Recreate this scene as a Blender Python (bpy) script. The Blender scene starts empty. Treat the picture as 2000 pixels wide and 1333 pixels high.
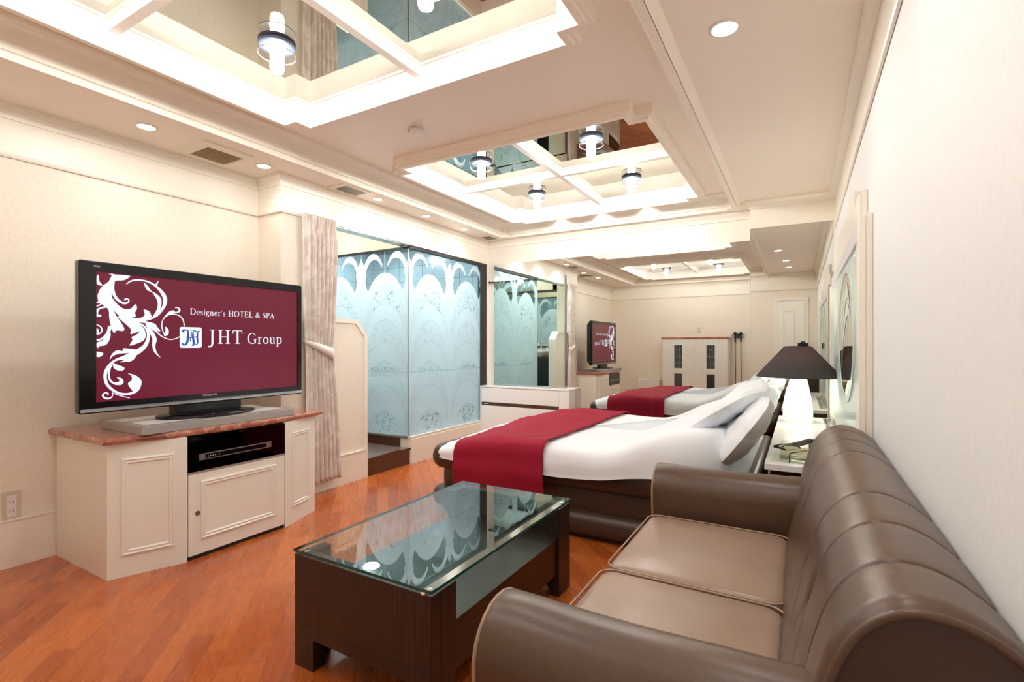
import bpy, bmesh, math, random
from mathutils import Vector, Matrix, noise
sc = bpy.context.scene
COL = sc.collection
R = math.radians
PI = math.pi
random.seed(7)

# ------------------------------------------------------------------ camera, world, exposure
cd = bpy.data.cameras.new('camera'); cam = bpy.data.objects.new('camera', cd); COL.objects.link(cam)
cam.location = (0, 0, 1.15); cam.rotation_euler = (R(90), 0, R(29.95))
cd.sensor_width = 36.0; cd.lens = 978.0 / 2000.0 * 36.0
cd.shift_y = 8.5 / 2000.0
cd.clip_start = 0.03; cd.clip_end = 60
sc.camera = cam
w = bpy.data.worlds.new('world'); sc.world = w; w.use_nodes = True
w.node_tree.nodes['Background'].inputs[0].default_value = (1.0, 0.95, 0.9, 1)
w.node_tree.nodes['Background'].inputs[1].default_value = 0.02
vs = sc.view_settings
vs.view_transform = 'Standard'; vs.look = 'None'; vs.gamma = 1; vs.use_curve_mapping = False
vs.exposure = 0.08
cy = sc.cycles
cy.max_bounces = 14; cy.diffuse_bounces = 9; cy.glossy_bounces = 8; cy.transmission_bounces = 10; cy.transparent_max_bounces = 16
cy.caustics_reflective = True; cy.blur_glossy = 1.0; cy.caustics_refractive = False
cy.sample_clamp_indirect = 8.0
cy.use_denoising = True

LIGHT_GAIN = 2.8
def spot(loc, power, col=(1, .975, .93), size=2.2, blend=.6, rad=.03, target=None):
    l = bpy.data.lights.new('spot', 'SPOT'); l.energy = power * LIGHT_GAIN; l.color = col
    l.spot_size = size; l.spot_blend = blend; l.shadow_soft_size = rad
    o = bpy.data.objects.new('spot_light', l); COL.objects.link(o); o.location = loc
    if target is not None:
        o.rotation_euler = (Vector(target) - Vector(loc)).to_track_quat('-Z', 'Y').to_euler()
    return o
def point(loc, power, col=(1, .97, .93), rad=.03):
    l = bpy.data.lights.new('point', 'POINT'); l.energy = power * LIGHT_GAIN; l.color = col
    l.shadow_soft_size = rad
    o = bpy.data.objects.new('point_light', l); COL.objects.link(o); o.location = loc
    return o

# room dimensions (metres)
XL, XP, XR = -3.55, -3.28, 0.25       # left wall, pilaster plane, right wall
YB, YF = -0.28, 5.11                  # back wall, far wall
ZS, ZC, ZR = 2.395, 2.54, 2.425       # soffit, central ceiling, right-hand ceiling
RAIL, SK = 2.135, 0.247

# ------------------------------------------------------------------ materials
def newmat(name):
    m = bpy.data.materials.new(name); m.use_nodes = True
    nt = m.node_tree; b = nt.nodes['Principled BSDF']
    return m, nt, b
def setc(b, col, rough=.5, metal=0, spec=.5, coat=0, coatr=.05):
    b.inputs['Base Color'].default_value = (*col, 1); b.inputs['Roughness'].default_value = rough
    b.inputs['Metallic'].default_value = metal; b.inputs['Specular IOR Level'].default_value = spec
    b.inputs['Coat Weight'].default_value = coat; b.inputs['Coat Roughness'].default_value = coatr
def coords(nt, scale=(1, 1, 1), rot=(0, 0, 0)):
    t = nt.nodes.new('ShaderNodeTexCoord'); mp = nt.nodes.new('ShaderNodeMapping')
    mp.inputs['Scale'].default_value = scale; mp.inputs['Rotation'].default_value = rot
    nt.links.new(t.outputs['Object'], mp.inputs['Vector']); return mp.outputs['Vector']
def ramp(nt, fac, stops):
    r = nt.nodes.new('ShaderNodeValToRGB'); e = r.color_ramp.elements
    e[0].position = stops[0][0]; e[0].color = (*stops[0][1], 1)
    e[1].position = stops[-1][0]; e[1].color = (*stops[-1][1], 1)
    for p, c in stops[1:-1]:
        k = e.new(p); k.color = (*c, 1)
    nt.links.new(fac, r.inputs['Fac']); return r.outputs['Color']
def noise_tex(nt, vec, scale, detail=3, rough=.5, dist=0):
    n = nt.nodes.new('ShaderNodeTexNoise'); n.inputs['Scale'].default_value = scale
    n.inputs['Detail'].default_value = detail; n.inputs['Roughness'].default_value = rough; n.inputs['Distortion'].default_value = dist
    nt.links.new(vec, n.inputs['Vector']); return n.outputs['Fac']
def bump(nt, b, h, strength=.2, dist=.01):
    n = nt.nodes.new('ShaderNodeBump'); n.inputs['Strength'].default_value = strength; n.inputs['Distance'].default_value = dist
    nt.links.new(h, n.inputs['Height']); nt.links.new(n.outputs['Normal'], b.inputs['Normal'])
def math_n(nt, op, a, b_=None, c=None):
    n = nt.nodes.new('ShaderNodeMath'); n.operation = op
    for i, x in enumerate((a, b_, c)):
        if x is None: continue
        if isinstance(x, (int, float)): n.inputs[i].default_value = x
        else: nt.links.new(x, n.inputs[i])
    return n.outputs[0]
def plain(name, col, rough=.5, metal=0, spec=.5, coat=0, nscale=None, nstr=.1, var=None, coatr=.05):
    m, nt, b = newmat(name); setc(b, col, rough, metal, spec, coat, coatr)
    if nscale or var:
        v = coords(nt); f = noise_tex(nt, v, nscale or 6, 4)
        if nscale: bump(nt, b, f, nstr, .004)
        if var:
            f2 = noise_tex(nt, v, 5, 3)
            c = ramp(nt, f2, [(.3, tuple(x * (1 - var) for x in col)), (.7, tuple(min(1, x * (1 + var)) for x in col))])
            nt.links.new(c, b.inputs['Base Color'])
    return m
def emit(name, col, strength, base=(.8, .8, .8)):
    m, nt, b = newmat(name); setc(b, base, .4)
    b.inputs['Emission Color'].default_value = (*col, 1); b.inputs['Emission Strength'].default_value = strength
    return m
M = {}
CREAM = (.80, .70, .585)
M['paint'] = plain('cream_paint', (.85, .80, .70), .32, nscale=90, nstr=.03)
M['ceiling'] = plain('ceiling_paint', (.88, .79, .69), .45, nscale=60, nstr=.03)
M['coffer'] = plain('coffer_paint', (.87, .83, .77), .4)
M['trim'] = plain('white_trim', (.86, .81, .72), .28)
M['cabinet'] = plain('cream_lacquer', (.86, .845, .77), .25, coat=.2, nscale=40, nstr=.02)
M['white_lacquer'] = plain('white_lacquer', (.85, .83, .80), .25)
def wallpaper(name, c0, c1):
    m, nt, b = newmat(name); setc(b, c0, .55, spec=.35)
    v = coords(nt, (120, 120, 28)); f = noise_tex(nt, v, 1.0, 3, .6)
    v2 = coords(nt, (330, 330, 60)); f2 = noise_tex(nt, v2, 1.0, 2, .6)
    mx = math_n(nt, 'MULTIPLY', f, f2); mx = math_n(nt, 'MULTIPLY', mx, 2.0)
    c = ramp(nt, mx, [(.25, c1), (.55, c0)]); nt.links.new(c, b.inputs['Base Color']); bump(nt, b, mx, .12, .004)
    return m
M['wallpaper'] = wallpaper('wallpaper', (.84, .775, .67), (.785, .71, .60))
M['wallpaper_white'] = wallpaper('wallpaper_white', (.80, .81, .795), (.765, .77, .75))
def make_floor():
    m, nt, b = newmat('orange_floorboards'); setc(b, (.6, .2, .07), .28, coat=.35, coatr=.05)
    t = nt.nodes.new('ShaderNodeTexCoord'); s = nt.nodes.new('ShaderNodeSeparateXYZ'); nt.links.new(t.outputs['Object'], s.inputs[0])
    W, L = .078, .62
    px_ = math_n(nt, 'MULTIPLY', math_n(nt, 'ADD', s.outputs[0], s.outputs[1]), .7071); py_ = math_n(nt, 'MULTIPLY', math_n(nt, 'SUBTRACT', s.outputs[1], s.outputs[0]), .7071)
    xr = math_n(nt, 'DIVIDE', px_, W); row = math_n(nt, 'FLOOR', xr); fx = math_n(nt, 'FRACT', xr)
    wn = nt.nodes.new('ShaderNodeTexWhiteNoise'); wn.noise_dimensions = '1D'; nt.links.new(row, wn.inputs['W'])
    yr = math_n(nt, 'ADD', math_n(nt, 'DIVIDE', py_, L), math_n(nt, 'MULTIPLY', wn.outputs['Value'], 7.3))
    colr = math_n(nt, 'FLOOR', yr); fy = math_n(nt, 'FRACT', yr)
    cmb = nt.nodes.new('ShaderNodeCombineXYZ'); nt.links.new(row, cmb.inputs[0]); nt.links.new(colr, cmb.inputs[1])
    w2 = nt.nodes.new('ShaderNodeTexWhiteNoise'); w2.noise_dimensions = '2D'; nt.links.new(cmb.outputs[0], w2.inputs['Vector'])
    base = ramp(nt, w2.outputs['Value'], [(0, (.37, .076, .011)), (.25, (.44, .098, .015)), (.7, (.49, .116, .018)), (1, (.55, .142, .024))])
    # grain stretched along the board
    ad = nt.nodes.new('ShaderNodeVectorMath'); ad.operation = 'MULTIPLY_ADD'
    nt.links.new(w2.outputs['Color'], ad.inputs[0]); ad.inputs[1].default_value = (9, 9, 9); cc = nt.nodes.new('ShaderNodeCombineXYZ'); nt.links.new(px_, cc.inputs[0]); nt.links.new(py_, cc.inputs[1]); nt.links.new(cc.outputs[0], ad.inputs[2])
    mp = nt.nodes.new('ShaderNodeMapping'); mp.inputs['Scale'].default_value = (60, 4.0, 1); nt.links.new(ad.outputs[0], mp.inputs['Vector'])
    g = noise_tex(nt, mp.outputs[0], 1.0, 4, .5, .25)
    gr = ramp(nt, g, [(.3, (.88, .83, .80)), (.6, (1, 1, 1))])
    mix = nt.nodes.new('ShaderNodeMixRGB'); mix.blend_type = 'MULTIPLY'; mix.inputs[0].default_value = .6
    nt.links.new(base, mix.inputs[1]); nt.links.new(gr, mix.inputs[2])
    # seams
    ex = math_n(nt, 'LESS_THAN', math_n(nt, 'MINIMUM', fx, math_n(nt, 'SUBTRACT', 1.0, fx)), .016)
    ey = math_n(nt, 'LESS_THAN', math_n(nt, 'MINIMUM', fy, math_n(nt, 'SUBTRACT', 1.0, fy)), .0018)
    e = math_n(nt, 'MAXIMUM', ex, ey)
    mix2 = nt.nodes.new('ShaderNodeMixRGB'); nt.links.new(math_n(nt, 'MULTIPLY', e, .6), mix2.inputs[0]); nt.links.new(mix.outputs[0], mix2.inputs[1])
    mix2.inputs[2].default_value = (.16, .035, .012, 1); nt.links.new(mix2.outputs[0], b.inputs['Base Color'])
    rr = nt.nodes.new('ShaderNodeMapRange'); nt.links.new(g, rr.inputs[0]); rr.inputs[3].default_value = .2; rr.inputs[4].default_value = .34
    nt.links.new(rr.outputs[0], b.inputs['Roughness'])
    bump(nt, b, math_n(nt, 'SUBTRACT', 1.0, e), .25, .0015)
    return m
M['floor'] = make_floor()
def make_marble():
    m, nt, b = newmat('red_marble'); setc(b, (.4, .15, .1), .12, coat=.4)
    v = coords(nt); f = noise_tex(nt, v, 9, 8, .65, 1.2)
    c = ramp(nt, f, [(.3, (.20, .055, .035)), (.5, (.40, .135, .085)), (.68, (.52, .22, .15))])
    v2 = noise_tex(nt, v, 5, 5, .6, 1.6); d = math_n(nt, 'ABSOLUTE', math_n(nt, 'SUBTRACT', v2, .5))
    ve = ramp(nt, d, [(0, (1, 1, 1)), (.012, (0, 0, 0))])
    mix = nt.nodes.new('ShaderNodeMixRGB'); nt.links.new(math_n(nt, 'MULTIPLY', ve, .6), mix.inputs[0])
    nt.links.new(c, mix.inputs[1]); mix.inputs[2].default_value = (.75, .6, .5, 1); nt.links.new(mix.outputs[0], b.inputs['Base Color'])
    return m
M['marble'] = make_marble()
def make_granite(name, stops, scale=160, rough=.2):
    m, nt, b = newmat(name); setc(b, stops[0][1], rough, coat=.2)
    v = coords(nt); f = noise_tex(nt, v, scale, 4, .7)
    nt.links.new(ramp(nt, f, stops), b.inputs['Base Color']); return m
M['granite'] = make_granite('brown_granite', [(.35, (.022, .010, .006)), (.55, (.10, .035, .017)), (.7, (.20, .085, .045))])
M['granite_top'] = make_granite('grey_granite', [(.35, (.10, .075, .062)), (.55, (.20, .155, .135)), (.7, (.34, .29, .26))], 200, .25)
def make_wood(name, stops, scale=(50, 4, 50), rough=.35, coat=.1):
    m, nt, b = newmat(name); setc(b, stops[0][1], rough, coat=coat)
    v = coords(nt, scale); f = noise_tex(nt, v, 1.0, 6, .65, .4)
    nt.links.new(ramp(nt, f, stops), b.inputs['Base Color']); bump(nt, b, f, .05, .002); return m
WENGE = [(.3, (.008, .0035, .0025)), (.52, (.020, .009, .006)), (.75, (.055, .028, .020))]
M['wenge_y'] = make_wood('dark_wood_top', WENGE, (110, 3, 110))
M['wenge_z'] = make_wood('dark_wood_upright', WENGE, (110, 110, 3))
M['wood_brown'] = make_wood('brown_wood', [(.3, (.05, .018, .009)), (.7, (.11, .042, .02))], (60, 60, 3))
def make_leather(name, col, rough=.36, var=.12):
    m, nt, b = newmat(name); setc(b, col, rough, spec=.5)
    v = coords(nt); f = noise_tex(nt, v, 3, 3)
    c = ramp(nt, f, [(.3, tuple(x * (1 - var) for x in col)), (.7, tuple(x * (1 + var) for x in col))]); nt.links.new(c, b.inputs['Base Color'])
    vo = nt.nodes.new('ShaderNodeTexVoronoi'); vo.inputs['Scale'].default_value = 260; nt.links.new(v, vo.inputs['Vector'])
    n2 = noise_tex(nt, v, 18, 4); h = math_n(nt, 'ADD', math_n(nt, 'MULTIPLY', vo.outputs['Distance'], .35), n2)
    bump(nt, b, h, .16, .003); return m
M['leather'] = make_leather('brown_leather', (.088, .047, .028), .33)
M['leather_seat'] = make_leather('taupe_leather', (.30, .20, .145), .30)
M['leather_dark'] = make_leather('dark_brown_leather', (.045, .022, .013), .42)
M['leather_bed'] = make_leather('bed_leather', (.055, .030, .016), .4)
M['piping'] = plain('piping', (.34, .22, .15), .45)
def make_cloth(name, col, rough=.85, wscale=900, strength=.15, var=.05, sheen=.2):
    m, nt, b = newmat(name); setc(b, col, rough, spec=.2); b.inputs['Sheen Weight'].default_value = sheen
    v = coords(nt); f = noise_tex(nt, v, wscale, 2); g = noise_tex(nt, v, 7, 4)
    c = ramp(nt, f, [(.3, tuple(x * (1 - var) for x in col)), (.7, tuple(min(1, x * (1 + var)) for x in col))]); nt.links.new(c, b.inputs['Base Color'])
    h = math_n(nt, 'ADD', math_n(nt, 'MULTIPLY', f, .3), g); bump(nt, b, h, strength, .006); return m
M['linen'] = make_cloth('white_linen', (.87, .90, .94), .8, 700, .12, .02)
M['linen_shade'] = make_cloth('shaded_linen', (.50, .44, .42), .8, 700, .12, .03)  # white pillow's shadow side, its shade put into the cloth colour
M['runner'] = make_cloth('burgundy_cloth', (.30, .008, .030), .75, 260, .25, .28, 0)
def make_curtain():
    m, nt, b = newmat('curtain_fabric'); setc(b, (.5, .4, .35), .5, spec=.4); b.inputs['Sheen Weight'].default_value = .4
    v = coords(nt, (1, 1, .8)); f = noise_tex(nt, v, 14, 2, .5, .4)
    nt.links.new(ramp(nt, f, [(.46, (.72, .645, .59)), (.60, (.86, .81, .77))]), b.inputs['Base Color']); return m
M['curtain'] = make_curtain()
M['black'] = plain('black_plastic', (.004, .004, .005), .14, spec=.3, coat=.15)
M['black_matt'] = plain('black_matt', (.012, .012, .013), .5)
M['silver'] = plain('silver_strip', (.55, .55, .58), .25, metal=.9)
M['chrome'] = plain('chrome', (.85, .85, .86), .06, metal=1)
M['grey_box'] = plain('grey_aluminium', (.42, .405, .39), .35, metal=.35)
M['alu'] = plain('aluminium', (.55, .54, .52), .3, metal=.8)
M['ivory'] = plain('ivory_plastic', (.80, .75, .60), .4)
M['vent_dark'] = plain('vent_dark', (.16, .12, .09), .5)
M['vent_tan'] = plain('vent_tan', (.66, .55, .38), .5)
M['ivory2'] = plain('pale_plastic', (.74, .66, .53), .35)
M['outlet'] = plain('outlet_plastic', (.62, .57, .48), .35)
M['white_plastic'] = plain('white_plastic', (.8, .78, .76), .3)
M['tile'] = None
def mirror_mat(name, col=(.93, .93, .91), rough=0.0):
    m, nt, b = newmat(name); setc(b, col, rough, metal=1); return m
M['mirror'] = mirror_mat('mirror', (.71, .715, .68))
M['mirror_green'] = mirror_mat('mirror_green', (.66, .73, .66))
M['mirror_ceiling'] = mirror_mat('ceiling_mirror', (.56, .54, .48))
M['shade'] = None
def front_only(nt, fac):
    ge = nt.nodes.new('ShaderNodeNewGeometry'); inv = math_n(nt, 'SUBTRACT', 1.0, ge.outputs['Backfacing']); return math_n(nt, 'MULTIPLY', fac, inv)
def glass_mat(name, tint=(.9, .97, .95), rough=0.0):
    m, nt, b = newmat(name); nt.nodes.remove(b)
    out = nt.nodes['Material Output']; g = nt.nodes.new('ShaderNodeBsdfGlossy'); g.inputs['Roughness'].default_value = rough
    t = nt.nodes.new('ShaderNodeBsdfTransparent'); t.inputs['Color'].default_value = (*tint, 1)
    fr = nt.nodes.new('ShaderNodeFresnel'); fr.inputs['IOR'].default_value = 1.5
    mx = nt.nodes.new('ShaderNodeMixShader'); nt.links.new(front_only(nt, fr.outputs[0]), mx.inputs[0]); nt.links.new(t.outputs[0], mx.inputs[1]); nt.links.new(g.outputs[0], mx.inputs[2])
    nt.links.new(mx.outputs[0], out.inputs[0]); return m
def table_glass():
    m, nt, b = newmat('table_glass'); nt.nodes.remove(b)
    out = nt.nodes['Material Output']; g = nt.nodes.new('ShaderNodeBsdfGlossy'); g.inputs['Roughness'].default_value = 0.0
    t = nt.nodes.new('ShaderNodeBsdfTransparent'); t.inputs['Color'].default_value = (.86, .95, .92, 1)
    fr = nt.nodes.new('ShaderNodeFresnel'); fr.inputs['IOR'].default_value = 2.1
    mx = nt.nodes.new('ShaderNodeMixShader'); nt.links.new(front_only(nt, fr.outputs[0]), mx.inputs[0]); nt.links.new(t.outputs[0], mx.inputs[1]); nt.links.new(g.outputs[0], mx.inputs[2])
    nt.links.new(mx.outputs[0], out.inputs[0]); return m
M['table_glass'] = table_glass()
M['glass_edge'] = plain('glass_edge', (.015, .07, .055), .08)
M['acrylic'] = glass_mat('clear_acrylic', (.93, .95, .92))
M['disc_glass'] = glass_mat('disc_glass', (.93, .95, .97))
M['dark_glass'] = glass_mat('dark_glass', (.20, .05, .04))
M['tube'] = emit('lamp_tube', (1.0, .985, .955), 205, (1, 1, 1))
M['downlight'] = emit('downlight_lens', (1.0, .95, .92), 14, (1, 1, 1))
M['lampbody'] = emit('lamp_glass', (1.0, .97, .86), .45, (.9, .9, .88))
M['disc_dark'] = plain('dark_metal', (.07, .085, .12), .3, metal=.3)

def frost_mat():
    # etched glass: "frost" (0 clear .. 1 frosted) is stored on the mesh as the etched drawing
    m, nt, b = newmat('etched_glass'); nt.nodes.remove(b); out = nt.nodes['Material Output']
    at = nt.nodes.new('ShaderNodeAttribute'); at.attribute_name = 'frost'
    fr = nt.nodes.new('ShaderNodeFresnel'); fr.inputs['IOR'].default_value = 1.5
    tr = nt.nodes.new('ShaderNodeBsdfTransparent'); tr.inputs['Color'].default_value = (.55, .68, .72, 1)
    gl = nt.nodes.new('ShaderNodeBsdfGlossy'); gl.inputs['Roughness'].default_value = 0.0
    clear = nt.nodes.new('ShaderNodeMixShader'); nt.links.new(fr.outputs[0], clear.inputs[0]); nt.links.new(tr.outputs[0], clear.inputs[1]); nt.links.new(gl.outputs[0], clear.inputs[2])
    df = nt.nodes.new('ShaderNodeBsdfDiffuse'); df.inputs['Color'].default_value = (.52, .62, .65, 1)
    tl = nt.nodes.new('ShaderNodeBsdfTranslucent'); tl.inputs['Color'].default_value = (.60, .73, .77, 1)
    a = nt.nodes.new('ShaderNodeMixShader'); a.inputs[0].default_value = .55; nt.links.new(df.outputs[0], a.inputs[1]); nt.links.new(tl.outputs[0], a.inputs[2])
    tr2 = nt.nodes.new('ShaderNodeBsdfTransparent'); tr2.inputs['Color'].default_value = (.55, .70, .76, 1)
    a2 = nt.nodes.new('ShaderNodeMixShader'); a2.inputs[0].default_value = .05; nt.links.new(a.outputs[0], a2.inputs[1]); nt.links.new(tr2.outputs[0], a2.inputs[2])
    gl2 = nt.nodes.new('ShaderNodeBsdfGlossy'); gl2.inputs['Roughness'].default_value = .12
    fz = nt.nodes.new('ShaderNodeMixShader'); fz.inputs[0].default_value = .05; nt.links.new(a2.outputs[0], fz.inputs[1]); nt.links.new(gl2.outputs[0], fz.inputs[2])
    mx = nt.nodes.new('ShaderNodeMixShader'); nt.links.new(at.outputs['Fac'], mx.inputs[0]); nt.links.new(clear.outputs[0], mx.inputs[1]); nt.links.new(fz.outputs[0], mx.inputs[2])
    nt.links.new(mx.outputs[0], out.inputs[0]); return m
M['etched'] = frost_mat()
def tile_mat():
    m, nt, b = newmat('bathroom_tile'); setc(b, (.2, .24, .25), .2)
    v = coords(nt)
    br = nt.nodes.new('ShaderNodeTexBrick'); br.offset = 0; br.inputs['Scale'].default_value = 1
    sx = nt.nodes.new('ShaderNodeSeparateXYZ'); nt.links.new(v, sx.inputs[0]); cb = nt.nodes.new('ShaderNodeCombineXYZ')
    nt.links.new(math_n(nt, 'ADD', sx.outputs[0], sx.outputs[1]), cb.inputs[0]); nt.links.new(sx.outputs[2], cb.inputs[1])
    nt.links.new(cb.outputs[0], br.inputs['Vector'])
    br.inputs['Brick Width'].default_value = .2; br.inputs['Row Height'].default_value = .2; br.inputs['Mortar Size'].default_value = .003
    br.inputs['Color1'].default_value = (.42, .50, .52, 1); br.inputs['Color2'].default_value = (.38, .46, .49, 1); br.inputs['Mortar'].default_value = (.12, .14, .15, 1)
    nt.links.new(br.outputs['Color'], b.inputs['Base Color']); return m
M['tile'] = tile_mat()
def shade_mat():
    m, nt, b = newmat('lampshade_fabric'); nt.nodes.remove(b); out = nt.nodes['Material Output']
    v = coords(nt, (300, 300, 300)); f = noise_tex(nt, v, 1.0, 3)
    c = ramp(nt, f, [(.3, (.055, .056, .060)), (.7, (.13, .125, .125))])
    df = nt.nodes.new('ShaderNodeBsdfDiffuse'); nt.links.new(c, df.inputs[0])
    tl = nt.nodes.new('ShaderNodeBsdfTranslucent'); tl.inputs[0].default_value = (.13, .068, .044, 1)
    mx = nt.nodes.new('ShaderNodeMixShader'); mx.inputs[0].default_value = .35
    nt.links.new(df.outputs[0], mx.inputs[1]); nt.links.new(tl.outputs[0], mx.inputs[2]); nt.links.new(mx.outputs[0], out.inputs[0]); return m
M['shade'] = shade_mat()

# ------------------------------------------------------------------ mesh helpers
ORIGIN = {}
def tag(o, label=None, cat=None, group=None, kind=None):
    if label: o['label'] = label
    if cat: o['category'] = cat
    if group: o['group'] = group
    if kind: o['kind'] = kind
    return o
def thing(name, loc, label, cat, group=None):
    o = bpy.data.objects.new(name, None); COL.objects.link(o); o.location = loc; o.empty_display_size = .05
    ORIGIN[o.name] = Vector(loc); tag(o, label, cat, group); return o
def org(o):
    v = Vector((0, 0, 0))
    while o is not None:
        v += Vector(o.location); o = o.parent
    return v
class MB:
    def __init__(s): s.v = []; s.f = []; s.sm = []
    def add(s, verts, faces, smooth=False):
        n = len(s.v); s.v += [tuple(p) for p in verts]
        for f in faces: s.f.append([i + n for i in f]); s.sm.append(smooth)
        return s
    def box(s, x0, x1, y0, y1, z0, z1):
        v = [(x0, y0, z0), (x1, y0, z0), (x1, y1, z0), (x0, y1, z0), (x0, y0, z1), (x1, y0, z1), (x1, y1, z1), (x0, y1, z1)]
        return s.add(v, [(0, 3, 2, 1), (4, 5, 6, 7), (0, 1, 5, 4), (1, 2, 6, 5), (2, 3, 7, 6), (3, 0, 4, 7)])
    def obox(s, c, ax, hx, hy, hz):
        """box at centre c with local axes matrix ax"""
        v = []
        for k in (-1, 1):
            for (i, j) in ((-1, -1), (1, -1), (1, 1), (-1, 1)):
                v.append(Vector(c) + ax @ Vector((i * hx, j * hy, k * hz)))
        return s.add(v, [(0, 3, 2, 1), (4, 5, 6, 7), (0, 1, 5, 4), (1, 2, 6, 5), (2, 3, 7, 6), (3, 0, 4, 7)])
    def prism(s, pts, axis, a, b, smooth=False):
        def mk(p, t):
            return (t, p[0], p[1]) if axis == 'x' else (p[0], t, p[1]) if axis == 'y' else (p[0], p[1], t)
        n = len(pts); v = [mk(p, a) for p in pts] + [mk(p, b) for p in pts]
        s.add(v, [tuple(range(n - 1, -1, -1)), tuple(range(n, 2 * n))])
        k = len(s.v) - 2 * n
        for i in range(n):
            j = (i + 1) % n; s.f.append([k + i, k + j, k + n + j, k + n + i]); s.sm.append(smooth)
        return s
    def loops(s, loops, closed=True, cap0=False, cap1=False, smooth=False, ring=False):
        n = len(loops[0]); k = len(s.v)
        for l in loops: s.v += [tuple(p) for p in l]
        m = len(loops)
        for a in range(m if ring else m - 1):
            a2 = (a + 1) % m
            for i in range(n if closed else n - 1):
                j = (i + 1) % n
                s.f.append([k + a * n + i, k + a * n + j, k + a2 * n + j, k + a2 * n + i]); s.sm.append(smooth)
        if cap0: s.f.append([k + i for i in range(n - 1, -1, -1)]); s.sm.append(False)
        if cap1: s.f.append([k + (m - 1) * n + i for i in range(n)]); s.sm.append(False)
        return s
    def tube(s, path, r, seg=8, closed=False, caps=True):
        P = [Vector(p) for p in path]; n = len(P); loops = []
        up = Vector((0, 0, 1)); prev = None
        for i, p in enumerate(P):
            if closed: d = P[(i + 1) % n] - P[i - 1]
            else: d = P[min(i + 1, n - 1)] - P[max(i - 1, 0)]
            if d.length < 1e-9: d = Vector((0, 0, 1))
            d.normalize()
            if prev is None:
                a = up if abs(d.dot(up)) < .9 else Vector((1, 0, 0))
                x = d.cross(a).normalized()
            else:
                x = (prev - d * prev.dot(d))
                x = x.normalized() if x.length > 1e-6 else d.orthogonal().normalized()
            prev = x; y = d.cross(x); rr = r[i] if isinstance(r, (list, tuple)) else r
            loops.append([p + x * rr * math.cos(2 * PI * k / seg) + y * rr * math.sin(2 * PI * k / seg) for k in range(seg)])
        return s.loops(loops, True, caps and not closed, caps and not closed, True, ring=closed)
    def lathe(s, prof, c, seg=32, caps=True, rib=0, ribn=0):
        loops = []
        for r, z in prof:
            loops.append([(c[0] + r * (1 + rib * math.cos(ribn * 2 * PI * k / seg)) * math.cos(2 * PI * k / seg), c[1] + r * (1 + rib * math.cos(ribn * 2 * PI * k / seg)) * math.sin(2 * PI * k / seg), c[2] + z) for k in range(seg)])
        return s.loops(loops, True, caps, caps, True)
    def grid(s, fn, nu, nv, smooth=True, flip=False):
        k = len(s.v)
        for i in range(nu + 1):
            for j in range(nv + 1): s.v.append(tuple(fn(i / nu, j / nv)))
        for i in range(nu):
            for j in range(nv):
                a = k + i * (nv + 1) + j; q = [a, a + nv + 1, a + nv + 2, a + 1]
                if flip: q.reverse()
                s.f.append(q); s.sm.append(smooth)
        return s
    def build(s, name, m, parent=None, bevel=0, seg=2, solid=0, sub=0, sharp=None):
        off = org(parent) if parent is not None else Vector((0, 0, 0))
        me = bpy.data.meshes.new(name); me.from_pydata([tuple(Vector(v) - off) for v in s.v], [], s.f)
        me.polygons.foreach_set('use_smooth', s.sm); me.materials.append(m); me.update()
        o = bpy.data.objects.new(name, me); COL.objects.link(o)
        if parent is not None: o.parent = parent
        if solid:
            md = o.modifiers.new('solid', 'SOLIDIFY'); md.thickness = solid; md.offset = 0
        if bevel:
            md = o.modifiers.new('bevel', 'BEVEL'); md.width = bevel; md.segments = seg; md.limit_method = 'ANGLE'; md.angle_limit = R(40)
            if seg > 2:
                for p in me.polygons: p.use_smooth = True
                md.harden_normals = True
        if sub:
            md = o.modifiers.new('sub', 'SUBSURF'); md.levels = sub; md.render_levels = sub
        return o
def copy_tree(o, parent=None):
    c = o.copy(); COL.objects.link(c); c.parent = parent
    for ch in list(o.children): copy_tree(ch, c)
    return c
def recenter(o):
    """give a single-mesh top-level thing an origin at its base"""
    me = o.data; xs = [v.co for v in me.vertices]
    c = Vector(((min(p.x for p in xs) + max(p.x for p in xs)) / 2, (min(p.y for p in xs) + max(p.y for p in xs)) / 2, min(p.z for p in xs)))
    me.transform(Matrix.Translation(-c)); o.location = c; return o
def struct(o, label=None):
    o['kind'] = 'structure'
    if label: o['label'] = label
    return o
def rrect(x0, x1, y0, y1, r, seg=6):
    pts = []
    for cx, cy_, a0 in ((x1 - r, y1 - r, 0), (x0 + r, y1 - r, 90), (x0 + r, y0 + r, 180), (x1 - r, y0 + r, 270)):
        for k in range(seg + 1):
            a = R(a0 + 90 * k / seg); pts.append((cx + r * math.cos(a), cy_ + r * math.sin(a)))
    return pts
def sweep(path, prof, mb=None, closed=False):
    """path: XY points; prof: (out, z) pairs, out measured to the right of the path direction"""
    mb = mb or MB(); n = len(path); loops = []
    for i in range(n):
        p = Vector(path[i]); a = Vector(path[i - 1]) if (i > 0 or closed) else None; b = Vector(path[(i + 1) % n]) if (i < n - 1 or closed) else None
        d1 = (p - a).normalized() if a is not None else None; d2 = (b - p).normalized() if b is not None else None
        if d1 is None: d1 = d2
        if d2 is None: d2 = d1
        n1 = Vector((d1.y, -d1.x)); n2 = Vector((d2.y, -d2.x)); m = n1 + n2; m = m / max(.2, (1 + n1.dot(n2)))
        loops.append([(p.x + m.x * o, p.y + m.y * o, z) for o, z in prof])
    mb.loops(loops, True, not closed, not closed, False, ring=closed); return mb
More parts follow.
